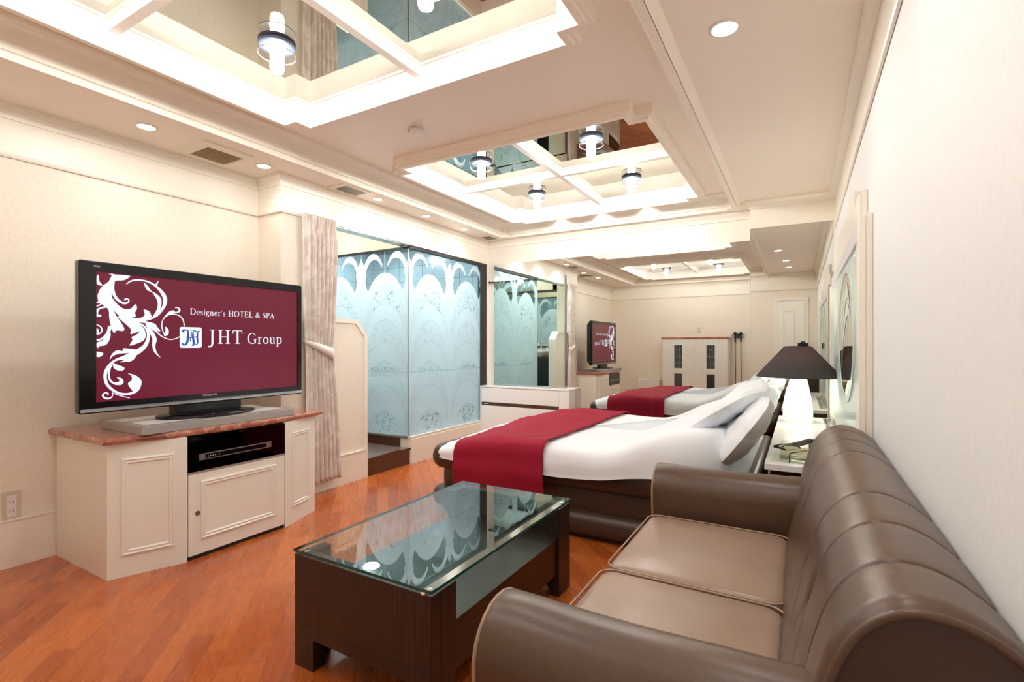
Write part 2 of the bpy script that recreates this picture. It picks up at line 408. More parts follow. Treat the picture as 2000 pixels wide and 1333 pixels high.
def notched(x0, x1, y0, y1, n, off=0):
    x0 -= off; x1 += off; y0 -= off; y1 += off
    return [(x0 + n, y0), (x1 - n, y0), (x1 - n, y0 + n), (x1, y0 + n), (x1, y1 - n), (x1 - n, y1 - n), (x1 - n, y1), (x0 + n, y1), (x0 + n, y1 - n), (x0, y1 - n), (x0, y0 + n), (x0 + n, y0 + n)]
def inside(poly, x, y):
    c = False; n = len(poly)
    for i in range(n):
        x1, y1 = poly[i]; x2, y2 = poly[(i + 1) % n]
        if (y1 > y) != (y2 > y) and x < (x2 - x1) * (y - y1) / (y2 - y1) + x1: c = not c
    return c
def cells(x0, x1, y0, y1, holes, z0, z1, mb=None):
    """flat slab with rectilinear holes"""
    mb = mb or MB(); xs = {x0, x1}; ys = {y0, y1}
    for h in holes:
        for x, y in h:
            if x0 < x < x1: xs.add(round(x, 5))
            if y0 < y < y1: ys.add(round(y, 5))
    xs = sorted(xs); ys = sorted(ys)
    for a, b in zip(xs, xs[1:]):
        for c, d in zip(ys, ys[1:]):
            if not any(inside(h, (a + b) / 2, (c + d) / 2) for h in holes): mb.box(a, b, c, d, z0, z1)
    return mb
def text_obj(s, size, m, parent, loc, rot, ext=.0006, name='lettering', sx=1.0):
    cu = bpy.data.curves.new(name, 'FONT'); cu.body = s; cu.size = size; cu.extrude = ext; cu.align_x = 'LEFT'
    t = bpy.data.objects.new(name, cu); COL.objects.link(t)
    bpy.context.view_layer.update()
    me = bpy.data.meshes.new_from_object(t); bpy.data.objects.remove(t)
    me.transform(Matrix.Diagonal((sx, 1, 1, 1)))
    o = bpy.data.objects.new(name, me); COL.objects.link(o); me.materials.clear(); me.materials.append(m)
    o.parent = parent; o.location = Vector(loc) - (org(parent) if parent is not None else Vector()); o.rotation_euler = rot; return o

# ================================================================== ROOM SHELL
C1 = (-2.67, -0.79, 0.09, 2.015); C2 = (-2.67, -0.79, 2.84, 4.765); NOT = .10
OPEN = (-2.99, -0.53, YB + .11, 5.0)
struct(MB().box(-3.75, .45, YB - .1, 5.3, -.05, 0).build('floor', M['floor']))
struct(MB().box(XL - .1, XL, YB - .1, 2.42, 0, 2.6).build('wall_left', M['wallpaper']))
struct(MB().box(XR, XR + .1, YB - .1, 5.3, 0, 2.6).build('wall_right', M['wallpaper_white']))
struct(MB().box(XL, XR, YB - .1, YB, 0, 2.6).build('wall_back', M['wallpaper']))
struct(MB().box(-5.3, XR, YF, YF + .1, 0, 2.6).build('wall_far', M['paint']))
# pilaster and wall above the bathroom opening (one solid shell)
pl = MB(); pl.box(XL, XP, 2.32, 2.49, 0, 2.6)
struct(pl.build('wall_pilaster', M['wallpaper']))
ln = MB(); ln.box(-3.40, XP, 2.49, YF, 2.127, 2.6); ln.box(-3.40, XP, 5.085, YF, 0, 2.127)
struct(ln.build('wall_lintel', M['paint']))
struct(MB().box(-3.395, -3.285, 2.50, 3.72, 2.119, 2.1265).build('trim_1', M['alu']))
struct(MB().box(-3.40, XP, 3.71, 5.085, 0, .25).build('wall_sill', M['paint']))
struct(MB().box(-3.41, XP + .008, 3.705, 5.085, .25, .262).build('trim_2', M['trim']))
# smooth painted frieze above the picture rail
fr = MB(); e = .004
fr.box(XL, XL + e, YB, 2.32, RAIL, 2.6); fr.box(XL + e, XP, 2.32 - e, 2.32, RAIL, 2.6); fr.box(XP, XP + e, 2.32 - e, YF, 2.1275, 2.6)
fr.box(XL + e, XR - e, YB, YB + e, RAIL, 2.6); fr.box(XR - e, XR, YB, 4.89, RAIL, 2.6)
struct(fr.build('trim_3', M['paint']))
room = [(XP, YF), (XP, 2.32), (XL, 2.32), (XL, YB), (XR, YB), (XR, 4.89)]
struct(sweep([(XP, 2.49)] + room[1:], [(-.002, RAIL - .014), (-.012, RAIL - .014), (-.016, RAIL - .006), (-.011, RAIL), (-.013, RAIL + .008), (-.002, RAIL + .012)][::-1]).build('trim_4', M['paint']))
skp = [(-.002, 0), (-.014, 0), (-.014, SK - .008), (-.02, SK - .006), (-.02, SK), (-.002, SK)][::-1]
struct(sweep([(XP, 2.49), (XP, 2.32), (XL, 2.32), (XL, YB), (XR, YB), (XR, 5.10)], skp).build('baseboard_left', M['trim']))
# crown moulding under the soffit
crp = [(-.002, ZS - .075), (-.010, ZS - .075), (-.013, ZS - .055), (-.020, ZS - .040), (-.034, ZS - .026), (-.040, ZS - .018), (-.046, ZS - .016), (-.046, ZS + .01), (-.002, ZS + .01)][::-1]
struct(sweep([(-.385, YF), (XP, YF), (XP, 2.32), (XL, 2.32), (XL, YB), (-.50, YB)], crp).build('trim_5', M['paint']))
crr = [(o, z + (ZR - ZS)) for o, z in crp]
struct(sweep([(-.50, YB), (XR, YB), (XR, 4.89), (-.385, 4.89), (-.385, 5.0)], crr).build('trim_6', M['paint']))

# ceiling: dropped soffit, raised centre with two notched coffers, right-hand strip
o1 = notched(*OPEN, .055, 0)
struct(cells(XL, -.49, YB, YF, [o1], ZS, ZS + .02).build('ceiling_soffit', M['ceiling']))
struct(MB().box(-.49, XR, YB, YF, ZR, ZR + .02).prism([(-.492, ZS), (-.488, ZS), (-.455, ZR), (-.455, ZR + .01), (-.492, ZR + .01)], 'y', YB, 5.0).box(-.534, -.38, 4.955, YF, ZS - .001, ZR + .02).box(-.492, -.38, 4.885, 4.96, ZS - .001, ZR + .02).box(-.534, -.528, YB + .12, 4.95, ZS - .006, ZS + .004).build('ceiling_right', M['ceiling']))
cv = [(-.0015, ZS - .0005), (-.0015, ZS + .030), (-.004, ZS + .034)]
for k in range(0, 9):
    t = k / 8 * PI / 2; cv.append((-.012 - .095 * (1 - math.cos(t)), ZS + .036 + .088 * math.sin(t)))
cv += [(-.115, ZS + .127), (-.122, ZS + .129), (-.124, ZC)]
n0 = notched(*OPEN, .055, 0)
struct(MB().loops([[(q[0] if q[0] > -1.5 else p[0], p[1], z) for p, q in zip(notched(*OPEN, .055, o), n0)] for o, z in cv], True, smooth=False).build('ceiling_cove', M['paint']))
h1 = notched(*C1, NOT, .05); h2 = notched(*C2, NOT, .05)
struct(cells(OPEN[0], OPEN[1], OPEN[2], OPEN[3], [h1, h2], ZC, ZC + .02).build('ceiling', M['ceiling']))
struct(MB().box(-5.4, .45, YB - .1, 5.3, 2.64, 2.70).build('ceiling_slab', M['paint']))

def coffer(c, label):
    cx, cyy = (c[0] + c[1]) / 2, (c[2] + c[3]) / 2
    t = thing('ceiling_coffer', (cx, cyy, 2.465), label, 'ceiling coffer', None)
    prof = [(.055, ZC + .005), (.055, 2.486), (.050, 2.482), (.032, 2.482), (.028, 2.478), (.028, 2.465), (0, 2.465), (0, 2.466)]
    MB().loops([[(x, y, z) for x, y in notched(*c, NOT, o)] for o, z in prof], True).build('frame', M['ceiling'], t)
    prof = [(0, 2.466), (0, 2.596), (-.016, 2.596), (-.016, 2.610)]
    MB().loops([[(x, y, z) for x, y in notched(*c, NOT, o)] for o, z in prof], True).build('inner_lining', M['coffer'], t)
    for (x0, x1, y0, y1) in ((c[0], cx, c[2], cyy), (cx, c[1], c[2], cyy), (c[0], cx, cyy, c[3]), (cx, c[1], cyy, c[3])):
        MB().box(x0, x1, y0, y1, 2.607, 2.625).build('mirror_pane', M['mirror_ceiling'], t)
    MB().box(cx - .021, cx + .021, c[2], c[3], 2.55, 2.606).box(cx - .037, cx + .037, c[2], c[3], 2.597, 2.6065).build('divider', M['coffer'], t)
    MB().box(c[0], c[1], cyy - .021, cyy + .021, 2.5505, 2.606).box(c[0], c[1], cyy - .037, cyy + .037, 2.5975, 2.6065).build('divider', M['coffer'], t)
coffer(C1, 'mirrored ceiling coffer nearest the camera, cut off by the top of the photo')
coffer(C2, 'mirrored ceiling coffer over the bed, with all four panes in view')
proto = None
where = {(0, 0): 'left', (1, 0): 'right'}
for ci, c in enumerate((C1, C2)):
    for iy in (0, 1):
        for ix in (0, 1):
            x = c[0] + (c[1] - c[0]) * (.25 + .5 * ix) + (.01 if ix == 0 else -.01); y = c[2] + (c[3] - c[2]) * (.25 + .5 * iy) - .005
            zt = 2.607
            if proto is None:
                t = thing('ceiling_lamp', (x, y, zt), 'x', 'ceiling lamp'); proto = t
                MB().lathe([(.001, 0), (.084, 0), (.084, -.012), (.078, -.018), (.03, -.02), (.001, -.02)], (x, y, zt), 40).build('dark_disc', M['disc_dark'], t)
                MB().lathe([(.031, -.052), (.084, -.052), (.085, -.054), (.084, -.056), (.031, -.056)], (x, y, zt), 40).build('glass_disc', M['disc_glass'], t)
                MB().lathe([(.0838, -.0515), (.0856, -.0515), (.0856, -.0565), (.0838, -.0565), (.0838, -.0515)], (x, y, zt), 40, caps=False).build('disc_rim', M['silver'], t)
                MB().lathe([(.001, -.020), (.030, -.0201), (.0305, -.125), (.027, -.136), (.001, -.1365)], (x, y, zt), 24).build('light_tube', M['tube'], t)
                k = MB()
                for a in (0, 120, 240): k.lathe([(.001, 0), (.004, -.001), (.004, -.006), (.001, -.007)], (x + .024 * math.cos(R(a)), y + .024 * math.sin(R(a)), zt - .134), 10)
                k.lathe([(.001, 0), (.004, -.001), (.004, -.010), (.001, -.012)], (x, y, zt - .1365), 10).build('end_screw', M['chrome'], t)
                o = t
            else:
                o = copy_tree(proto); o.location = (x, y, zt); ORIGIN[o.name] = Vector((x, y, zt))
            side = 'left' if ix == 0 else 'right'; row = 'front' if iy == 0 else 'rear'
            o['label'] = ('bright tube ceiling lamp with dark disc, %s %s pane of the %s' % (row, side, 'coffer nearest the camera' if ci == 0 else 'coffer over the bed'))
            o['category'] = 'ceiling lamp'; o['group'] = 'tube lamps in the mirrored coffers'

# downlights
def downlight(x, y, z, r, label, power, tgt=None, group='recessed downlights', size=2.3):
    t = thing('downlight', (x, y, z), label, 'downlight', group)
    MB().lathe([(r, .003), (r + .012, .0015), (r + .013, -.003), (r + .002, -.005), (r, .0005), (r, .003)], (x, y, z), 28, caps=False).build('trim_ring', M['white_plastic'], t)
    MB().lathe([(.001, -.0015), (r, -.001), (r, .002), (.001, .002)], (x, y, z), 28).build('lens', M['downlight'], t)
    spot((x, y, z - .012), power, size=size, target=tgt, blend=.9)
DLP = 2.4
downlight(-3.225, 1.43, ZS, .042, 'recessed downlight nearest the camera in the left soffit, before the tan air vent', DLP)
downlight(-3.225, 2.15, ZS, .042, 'recessed downlight in the left soffit between the tan vent and the pilaster', DLP)
downlight(-3.115, 3.12, ZS, .036, 'recessed downlight in the left soffit just past the dark square vent', DLP * 4.5)
downlight(-3.118, 3.76, ZS, .036, 'recessed downlight in the left soffit over the corner of the glass box', DLP * 4.5)
downlight(-3.123, 4.39, ZS, .036, 'farthest recessed downlight of the left soffit, over the etched glass', DLP * 4.5)
downlight(-.264, 2.17, ZR, .047, 'large bright recessed downlight in the right ceiling strip', 5, size=2.6)
downlight(-.19, 1.20, ZR, .042, 'recessed downlight seen only in the far mirror, first of three in the right strip', 4, size=2.6)
downlight(-.17, .45, ZR, .042, 'recessed downlight seen only in the far mirror, last of three in the right strip', 4, size=2.6)
for i, x in enumerate((-2.24, -1.78, -1.31)):
    downlight(x, 4.925, ZS + .131, .02, ('small downlight above the far cove, at the left scallop of light', 'small downlight above the far cove, at the middle scallop of light', 'small downlight above the far cove, at the right scallop of light')[i], 4.0, tgt=(x, 5.04, 2.3), size=2.6)

# smoke detector, vents
t = thing('smoke_detector', (-2.13, 2.47, ZC), 'round white smoke detector on the ceiling between the two coffers', 'smoke detector')
MB().lathe([(.001, 0), (.036, 0), (.036, -.010), (.042, -.012), (.042, -.032), (.036, -.036), (.001, -.038)], (-2.13, 2.47, ZC), 32).build('body', M['white_plastic'], t)
MB().box(-2.19, -2.17, 2.462, 2.478, ZC - .018, ZC).build('clip', M['vent_tan'], t)
t = thing('air_vent', (-3.29, 1.85, ZS), 'large tan louvred air vent in the left soffit above the television', 'air vent')
MB().loops([[(x, y, ZS) for x, y in rrect(-3.455, -3.11, 1.68, 2.02, .02)], [(x, y, ZS - .010) for x, y in rrect(-3.445, -3.12, 1.69, 2.01, .02)], [(x, y, ZS - .012) for x, y in rrect(-3.42, -3.19, 1.755, 1.985, .004)], [(x, y, ZS - .004) for x, y in rrect(-3.418, -3.192, 1.757, 1.983, .004)]], True, cap1=False).build('frame', M['ivory'], t)
g = MB(); g.box(-3.418, -3.192, 1.757, 1.983, ZS - .004, ZS - .002)
for k in range(15): g.obox((-3.41 + k * .0150, 1.87, ZS - .007), Matrix.Rotation(R(35), 3, 'Y'), .0045, .112, .0008)
g.build('louvres', M['vent_tan'], t)
def small_vent(x0, x1, y0, y1, label):
    t = thing('ceiling_speaker_vent', ((x0 + x1) / 2, (y0 + y1) / 2, ZS), label, 'air vent')
    MB().box(x0, x1, y0, y1, ZS - .008, ZS).build('frame', M['ivory'], t, bevel=.003)
    g = MB().box(x0 + .03, x1 - .02, y0 + .05, y1 - .02, ZS - .0095, ZS - .007)
    g.build('grille', M['vent_dark'], t, bevel=.006)
    MB().box((x0 + x1) / 2 - .012, (x0 + x1) / 2 + .012, (y0 + y1) / 2 + .01, (y0 + y1) / 2 + .014, ZS - .0105, ZS - .009).build('badge', M['silver'], t)
small_vent(-3.215, -3.03, 2.675, 2.955, 'small vent with dark grey grille in the left soffit, beside the curtain top')
small_vent(-3.20, -3.03, 4.735, 4.97, 'small vent with dark grey grille in the far corner of the soffit')

# far wall: mirror panels, boxed header on the right
MY = YF - .006
for i, (a, b) in enumerate(((-3.185, -2.272), (-2.270, -1.304), (-1.302, -.385))):
    o = MB().box(a, b, MY, YF, .10, 2.118).build('wall_mirror', M['mirror'])
    tag(o, ('full-height mirror panel at the left of the far wall, reflecting the etched glass', 'full-height mirror panel in the middle of the far wall, reflecting the television', 'full-height mirror panel right of the middle seam, reflecting the white cupboard')[i], 'mirror', 'mirror panels of the far wall'); recenter(o)
struct(MB().box(-.385, XR, 4.89, YF, 2.19, 2.6).build('wall_header', M['paint']))
struct(MB().box(-.388, XR, 4.886, YF, 2.180, 2.192).build('trim_7', M['trim']))
struct(MB().box(-.385, XR, 4.896, YF, 0, 2.18).build('wall_boxing', M['paint']))
o = MB().box(-.383, XR - .012, 4.890, 4.896, .10, 2.178).build('wall_mirror', M['mirror']); tag(o, 'full-height mirror on the projecting box behind the table lamp', 'mirror', 'mirror panels of the far wall'); recenter(o)
o = MB().box(-.387, -.385, 4.892, YF - .007, .10, 2.178).build('wall_mirror', M['mirror']); tag(o, 'narrow mirror strip on the side of the projecting box', 'mirror', 'mirror panels of the far wall'); recenter(o)
struct(MB().box(XR - .012, XR, 4.884, 4.896, 1.2, 2.18).build('trim_8', M['trim']))

# white drawer unit under the mirror and the tinted dressing mirror on it
t = thing('drawer_unit', (-2.71, 5.02, 0), 'shallow white drawer unit under the dressing mirror, dark handle groove', 'drawer unit')
DU = (-3.275, -2.14, 4.93, 5.10)
MB().box(DU[0], DU[1], DU[2] + .02, DU[3], 0, .66).build('body', M['white_lacquer'], t)
MB().box(DU[0], DU[1], DU[2] - .004, DU[3], .66, .675).build('top', M['white_lacquer'], t, bevel=.003)
MB().box(DU[0] + .02, DU[1] - .12, DU[2], DU[2] + .02, .488, .655).box(DU[0], DU[0] + .018, DU[2], DU[2] + .02, 0, .66).box(DU[1] - .118, DU[1], DU[2], DU[2] + .02, 0, .66).build('front_panel', M['white_lacquer'], t, bevel=.002)
MB().box(DU[0] + .02, DU[1] - .12, DU[2], DU[2] + .02, .02, .447).build('drawer_front', M['white_lacquer'], t, bevel=.002)
g = MB().box(DU[0] + .02, DU[1] - .12, DU[2] + .008, DU[2] + .022, .447, .488).build('handle_groove', M['wood_brown'], t)
MB().box(DU[0] + .05, DU[0] + .115, DU[2] + .006, DU[2] + .009, .462, .474).build('label_plate', M['silver'], t)
MB().box(-2.46, -2.36, 4.945, 4.975, .675, .678).build('catch', M['grey_box'], t)
t = thing('dressing_mirror', (-2.73, 5.09, .68), 'greenish dressing mirror with thin frame standing on the white drawer unit', 'mirror')
MB().box(-3.180, -2.262, 5.084, 5.092, .69, 1.935).build('glass', M['mirror_green'], t)
MB().box(-3.180, -2.262, 5.080, 5.094, .679, .690).box(-2.262, -2.252, 5.080, 5.094, .679, 1.935).build('frame', M['silver'], t)
MB().box(-3.24, -3.17, 5.078, 5.09, 1.90, 1.912).box(-3.25, -3.235, 5.08, 5.10, 1.895, 1.918).build('hinge', M['black_matt'], t)

# ------------------------------------------------------------------ low wall, steps, bathroom
lw = [(2.49, 0), (3.14, 0), (3.14, 1.235), (3.03, 1.355), (2.49, 1.355)]
t = thing('half_wall', (-3.33, 2.8, 0), 'cream half-height partition with a clipped corner beside the curtain', 'partition')
MB().prism(lw, 'x', -3.38, XP).build('panel', M['wallpaper'], t)
e = .02
MB().loops([[(x, a, b) for a, b in ((2.48, 1.355), (3.03, 1.355), (3.14, 1.235), (3.14, 0))] for x in (-3.385,)] + [[(-3.272, a, b) for a, b in ((2.48, 1.355), (3.03, 1.355), (3.14, 1.235), (3.14, 0))]] + [[(-3.272, a, b) for a, b in ((2.48, 1.37), (3.037, 1.37), (3.155, 1.241), (3.155, 0))]] + [[(-3.385, a, b) for a, b in ((2.48, 1.37), (3.037, 1.37), (3.155, 1.241), (3.155, 0))]], False, ring=True).build('cap', M['trim'], t)
fr_ = MB()
a_ = [(2.48, 1.335), (3.022, 1.335), (3.122, 1.226), (3.122, .25)]; b_ = [(2.48, 1.355), (3.03, 1.355), (3.14, 1.235), (3.14, .25)]
fr_.loops([[(-3.279, y, z) for y, z in b_], [(-3.272, y, z) for y, z in b_], [(-3.272, y, z) for y, z in a_], [(-3.279, y, z) for y, z in a_]], False)
fr_.build('edge_frame', M['trim'], t)
MB().box(XP, XP + .012, 2.50, 3.153, 0, SK - .008).box(XP, XP + .018, 2.50, 3.12, SK - .008, SK).build('skirting', M['trim'], t)
struct(MB().box(-3.385, XP - .001, 2.49, 2.53, 1.355, 2.127).box(-3.385, XP - .001, 2.49, 2.50, 0, 1.36).build('trim_9', M['paint']))
struct(sweep([(XP, YF), (XP, 3.72)], skp[:1] + [(-.004, .236), (-.014, .236), (-.014, 0), (-.002, 0)]).build('baseboard_sill', M['trim']))
t = thing('entrance_step', (-3.5, 3.42, 0), 'brown granite step up into the washroom beside the half wall', 'step')
MB().box(-3.34, XP - .002, 3.158, 3.722, 0, .135).build('riser', M['granite'], t)
MB().box(-5.2, XP, 3.158, 3.70, .136, .155).box(-5.2, -3.39, 2.42, 3.158, .136, .155).build('tread', M['granite_top'], t)
MB().box(-3.305, XP + .003, 3.157, 3.722, .135, .156).build('nosing', M['granite'], t)
struct(MB().box(-5.2, -3.402, 3.700, 3.76, .0, .245).build('wall_plinth', M['granite']))
struct(MB().box(-5.2, -3.30, 3.697, 3.76, .245, .262).build('trim_10', M['alu']))
struct(MB().box(-5.3, -5.2, 2.3, 5.2, 0, 2.6).build('wall_washroom', M['paint']))
struct(MB().box(-5.2, XL - .1, 2.30, 2.42, 0, 2.6).box(XL - .11, -3.40, 2.38, 2.42, 0, 2.6).build('wall_basin', M['paint']))
struct(MB().box(-5.2, -3.40, 2.42, 5.11, 2.5, 2.52).build('ceiling_washroom', M['paint']))
struct(MB().box(-5.2, -3.402, 3.705, 3.75, 2.112, 2.5).build('wall_transom', M['paint']))
struct(MB().box(-5.195, -3.402, 3.76, 5.10, .20, .25).build('floor_bath', M['tile']))
bt = MB(); bt.box(-5.199, -5.18, 3.752, 5.105, .25, 2.42); bt.box(-5.18, -3.41, 5.09, 5.106, .25, 2.42); bt.box(-5.199, -3.41, 3.755, 5.1, 2.40, 2.42)
struct(bt.build('wall_bath_tiles', M['tile']))
# etched glass
NP_ = __import__('numpy')
def etched(name, u0, u1, z0, z1, centers, place, label):
    du = .0045; nu = int((u1 - u0) / du); nv = int((z1 - z0) / du)
    U = NP_.linspace(u0, u1, nu + 1); Z = NP_.linspace(z0, z1, nv + 1); uu, zz = NP_.meshgrid(U, Z, indexing='ij')
    fr = NP_.zeros_like(uu); P_ = .66
    x = NP_.mod(uu - centers + P_ / 2, P_) - P_ / 2; ax = NP_.abs(x)
    col = NP_.floor((uu - centers + P_ / 2) / P_)
    def arch(top, h=.62, wd=.33):
        return top - h * (1 - NP_.sqrt(NP_.clip(1 - (ax / wd) ** 2, 0, 1)))
    rs = NP_.random.RandomState(5)
    # speckle field: smooth noise thresholded
    def sm(seed, s):
        r = NP_.random.RandomState(seed); gx = int((u1 - u0) / s) + 3; gz = int((z1 - z0) / s) + 3; g = r.rand(gx, gz)
        a = (uu - u0) / s; b = (zz - z0) / s; i = a.astype(int); j = b.astype(int); fa = a - i; fb = b - j
        return (g[i, j] * (1 - fa) * (1 - fb) + g[i + 1, j] * fa * (1 - fb) + g[i, j + 1] * (1 - fa) * fb + g[i + 1, j + 1] * fa * fb)
    spk = (sm(1, .011) * .6 + sm(2, .019) * .4)
    bands = [(1.879, 1.760, 1.567), (1.567, 1.407, 1.186), (1.186, .988, .747), (.747, .494, .20)]
    body = zz < arch(1.879)
    fr[body] = .97
    for k, (top, tx, nx) in enumerate(bands):
        hh = .62 + .0 * k
        m = (zz < arch(tx, hh, .30 if k else .31)) & (ax < .30) & (zz > arch(nx, .62))
        fr[m] = NP_.where(spk[m] > .64, .74, .93)
        for lvl, wv in ((top, .33), (tx, .30 if k else .31), (nx, .33)):
            d = NP_.abs(zz - arch(lvl, hh, wv)); mm = (d < .0075) & (ax < wv * .97) & (zz < arch(1.879) - .004) & (zz > arch(nx) - .01)
            fr[mm] = .80
    # gap between columns below: hatched bars
    fr[(ax > .325) & body] = .97
    hat = (zz < .75) & (zz > .30) & (ax > .25) & (zz < arch(.747)) & (zz > arch(.494 + .10)); fr[hat & (NP_.mod((zz + ax * .7) * 100, 3.4) < 1.7)] = .80
    # fan of clear specks low down
    rr = NP_.sqrt(x ** 2 + (zz - .20) ** 2); ang = NP_.abs(NP_.arctan2(x, zz - .20))
    fan = (rr < .27) & (rr > .10) & (ang < .62); fr[fan] = NP_.where(spk[fan] > .60, .05, .90)
    fr[(NP_.abs(rr - .275) < .006) & (ang < 1.2)] = .78; fr[fan & (ax < .005)] = .6
    m = (NP_.abs(zz - .886) < .003); fr[m] = .6
    m = (zz < .93) & (zz > .895) & (ax < .19); fr[m] = NP_.where(spk[m] > .55, .35, .92)
    # the big speckled arch top clear flecks
    m = (zz < 1.70) & (zz > arch(1.567) + .005) & (zz < arch(1.74, .62, .31)) & (ax < .2); fr[m] = NP_.where(spk[m] > .66, .15, fr[m])
    # palm leaves between the columns at the top
    s = (P_ / 2 - ax)     # distance from column boundary
    top = zz >= arch(1.879) - .002
    out_ = ((s - .170) / .145) ** 2 + ((zz - 1.84) / .24) ** 2 < 1; inn = ((s - .185) / .125) ** 2 + ((zz - 1.83) / .187) ** 2 < 1
    leaf = ((out_ & ~inn & (s < .295) & ~((s > .19) & (zz < 1.945))) | ((zz < 1.86) & (zz > 1.45) & (s < .058 + .06 * NP_.clip((1.72 - zz) / .2, 0, 1)) & (s > .026))); fr[leaf & top] = .93
    stem = (s < .035 + .05 * NP_.clip((1.62 - zz) / .3, 0, 1)) & (zz < 1.92 + .5 * (.035 - s)) & (zz > 1.2); fr[stem & top] = .93
    stem2 = (s < .075) & (zz > 1.84) & (zz < 2.05 - s * 2.2); fr[stem2 & top] = .80
    fr[(ax < .0035) & top] = .55; fr[(s < .0035) & (zz > 1.9)] = .55
    fr = NP_.clip(fr, 0, 1)
    me = bpy.data.meshes.new(name); pts = [place(a, b) for a, b in zip(uu.ravel().tolist(), zz.ravel().tolist())]
    W = nv + 1; faces = [(i * W + j, (i + 1) * W + j, (i + 1) * W + j + 1, i * W + j + 1) for i in range(nu) for j in range(nv)]
    me.from_pydata(pts, [], faces)
    at = me.attributes.new('frost', 'FLOAT', 'POINT'); at.data.foreach_set('value', fr.ravel().astype('f'))
    me.materials.append(M['etched']); me.update()
    return me
def glass_panel(meshname, u0, u1, cen, place, label, frameboxes, loc):
    t = thing('etched_glass_screen', loc, label, 'glass partition')
    me = etched(meshname, u0, u1, .262, 2.095, cen, lambda a, b: tuple(Vector(place(a, b)) - Vector(loc)), label)
    o = bpy.data.objects.new('glass_pane', me); COL.objects.link(o); o.parent = t
    f = MB()
    for b in frameboxes: f.box(*b)
    f.build('black_frame', M['black_matt'], t); return t
glass_panel('etched_pane', 3.716, 4.97, 3.98 + .06, lambda a, b: (-3.30, a, b), 'etched glass screen facing the bed, from the box corner to the far wall', [(-3.33, -3.281, 3.736, 5.085, 2.093, 2.126), (-3.33, -3.284, 4.965, 5.085, .262, 2.093)], (-3.30, 4.37, .262))
glass_panel('etched_pane', -5.16, -3.306, -3.61 - .0, lambda a, b: (a, 3.712, b), 'etched glass screen facing the doorway, behind the half wall', [(-5.18, -3.281, 3.70, 3.735, 2.093, 2.1118)], (-4.23, 3.712, .262))
struct(MB().box(-3.304, -3.296, 3.706, 3.714, .262, 2.095).build('trim_11', M['alu']))
# bathroom light and fittings
gm_ = emit('lamp_diffuser', (.90, .96, 1.0), 190)
for x, y, lb in ((-3.72, 4.15, 'small flush ceiling lamp inside the glass bathroom near its corner'), (-4.55, 4.45, 'added flush fill lamp deep inside the glass bathroom over the tub')):  # the lamp over the tub is added to fill the bathroom with light
    t = thing('bathroom_lamp', (x, y, 2.40), lb, 'lamp')
    MB().lathe([(.001, 0), (.115, 0), (.115, -.012), (.001, -.012)], (x, y, 2.40), 24).build('base', M['chrome'], t)
    MB().lathe([(.001, -.012), (.10, -.012), (.09, -.026), (.001, -.032)], (x, y, 2.40), 24).build('diffuser', gm_, t)
t = thing('bathtub', (-4.55, 4.42, .25), 'pale bathtub behind the etched glass', 'bathtub')
MB().loops([[(x, y, z) for x, y in rrect(-5.15 + o, -3.95 - o, 3.85 + o, 5.05 - o, .12, 5)] for o, z in ((0, .252), (0, .70), (.01, .72), (.07, .72), (.09, .68), (.14, .35))], True, cap1=True, smooth=False).build('tub', M['white_plastic'], t)
# wash basin on the near side wall of the washroom
t = thing('washbasin', (-3.95, 2.66, .155), 'white washbasin on a black vanity, seen in the dressing mirror', 'washbasin')
MB().box(-4.9, -3.43, 2.425, 2.78, .156, .93).build('vanity', M['black_matt'], t)
MB().box(-4.92, -3.42, 2.425, 2.80, .93, .96).build('counter', M['granite'], t)
MB().loops([[(x, y, z) for x, y in rrect(-4.15 + o, -3.60 - o, 2.44 + o, 2.86 - o, .08, 5)] for o, z in ((.08, .962), (.02, 1.03), (0, 1.07), (.02, 1.07), (.05, 1.02))], True, cap1=True, smooth=True).build('bowl', M['white_plastic'], t)
for x in (-3.99, -3.74): MB().lathe([(.001, 0), (.02, 0), (.016, .03), (.022, .05), (.001, .06)], (x, 2.47, 1.071), 16).build('tap_handle', M['chrome'], t)
f = MB()
f.tube([(-3.86, 2.47, 1.071), (-3.86, 2.47, 1.15), (-3.86, 2.50, 1.18), (-3.86, 2.56, 1.18), (-3.86, 2.58, 1.15)], .011, 10).build('tap', M['chrome'], t)
t = thing('basin_mirror', (-4.1, 2.43, 1.12), 'black framed mirror above the washbasin, seen in the dressing mirror', 'mirror')
MB().box(-4.85, -3.47, 2.424, 2.432, 1.14, 2.06).build('glass', M['mirror'], t)
MB().box(-4.88, -3.44, 2.421, 2.436, 2.06, 2.10).box(-4.88, -3.44, 2.421, 2.436, 1.11, 1.14).box(-3.47, -3.44, 2.421, 2.436, 1.14, 2.06).box(-4.88, -4.85, 2.421, 2.436, 1.14, 2.06).build('frame', M['black_matt'], t)
t = thing('washroom_fill_lamp', (-4.1, 3.05, 2.5), 'added round fill lamp on the washroom ceiling above the step', 'lamp')  # added source that brightens the washroom walls and ceiling
MB().lathe([(.001, 0), (.07, 0), (.07, -.012), (.001, -.012)], (-4.1, 3.05, 2.5), 24).build('base', M['white_plastic'], t)
MB().lathe([(.001, -.012), (.055, -.012), (.05, -.03), (.001, -.036)], (-4.1, 3.05, 2.5), 24).build('diffuser', emit('washroom_fill_diffuser', (1.0, .97, .84), 330), t)

# ================================================================== TELEVISION CABINET
t = thing('tv_cabinet', (-3.18, 1.73, 0), 'low cream television cabinet with panelled front and red marble top', 'cabinet')
xb = XL + .022
body = [(xb, 1.13), (-2.93, 1.13), (-2.815, 1.44), (-2.85, 1.44), (-2.85, 2.022), (-2.815, 2.022), (-2.93, 2.335), (xb, 2.312)]
MB().prism(body, 'z', 0, .664).build('carcass', M['cabinet'], t)
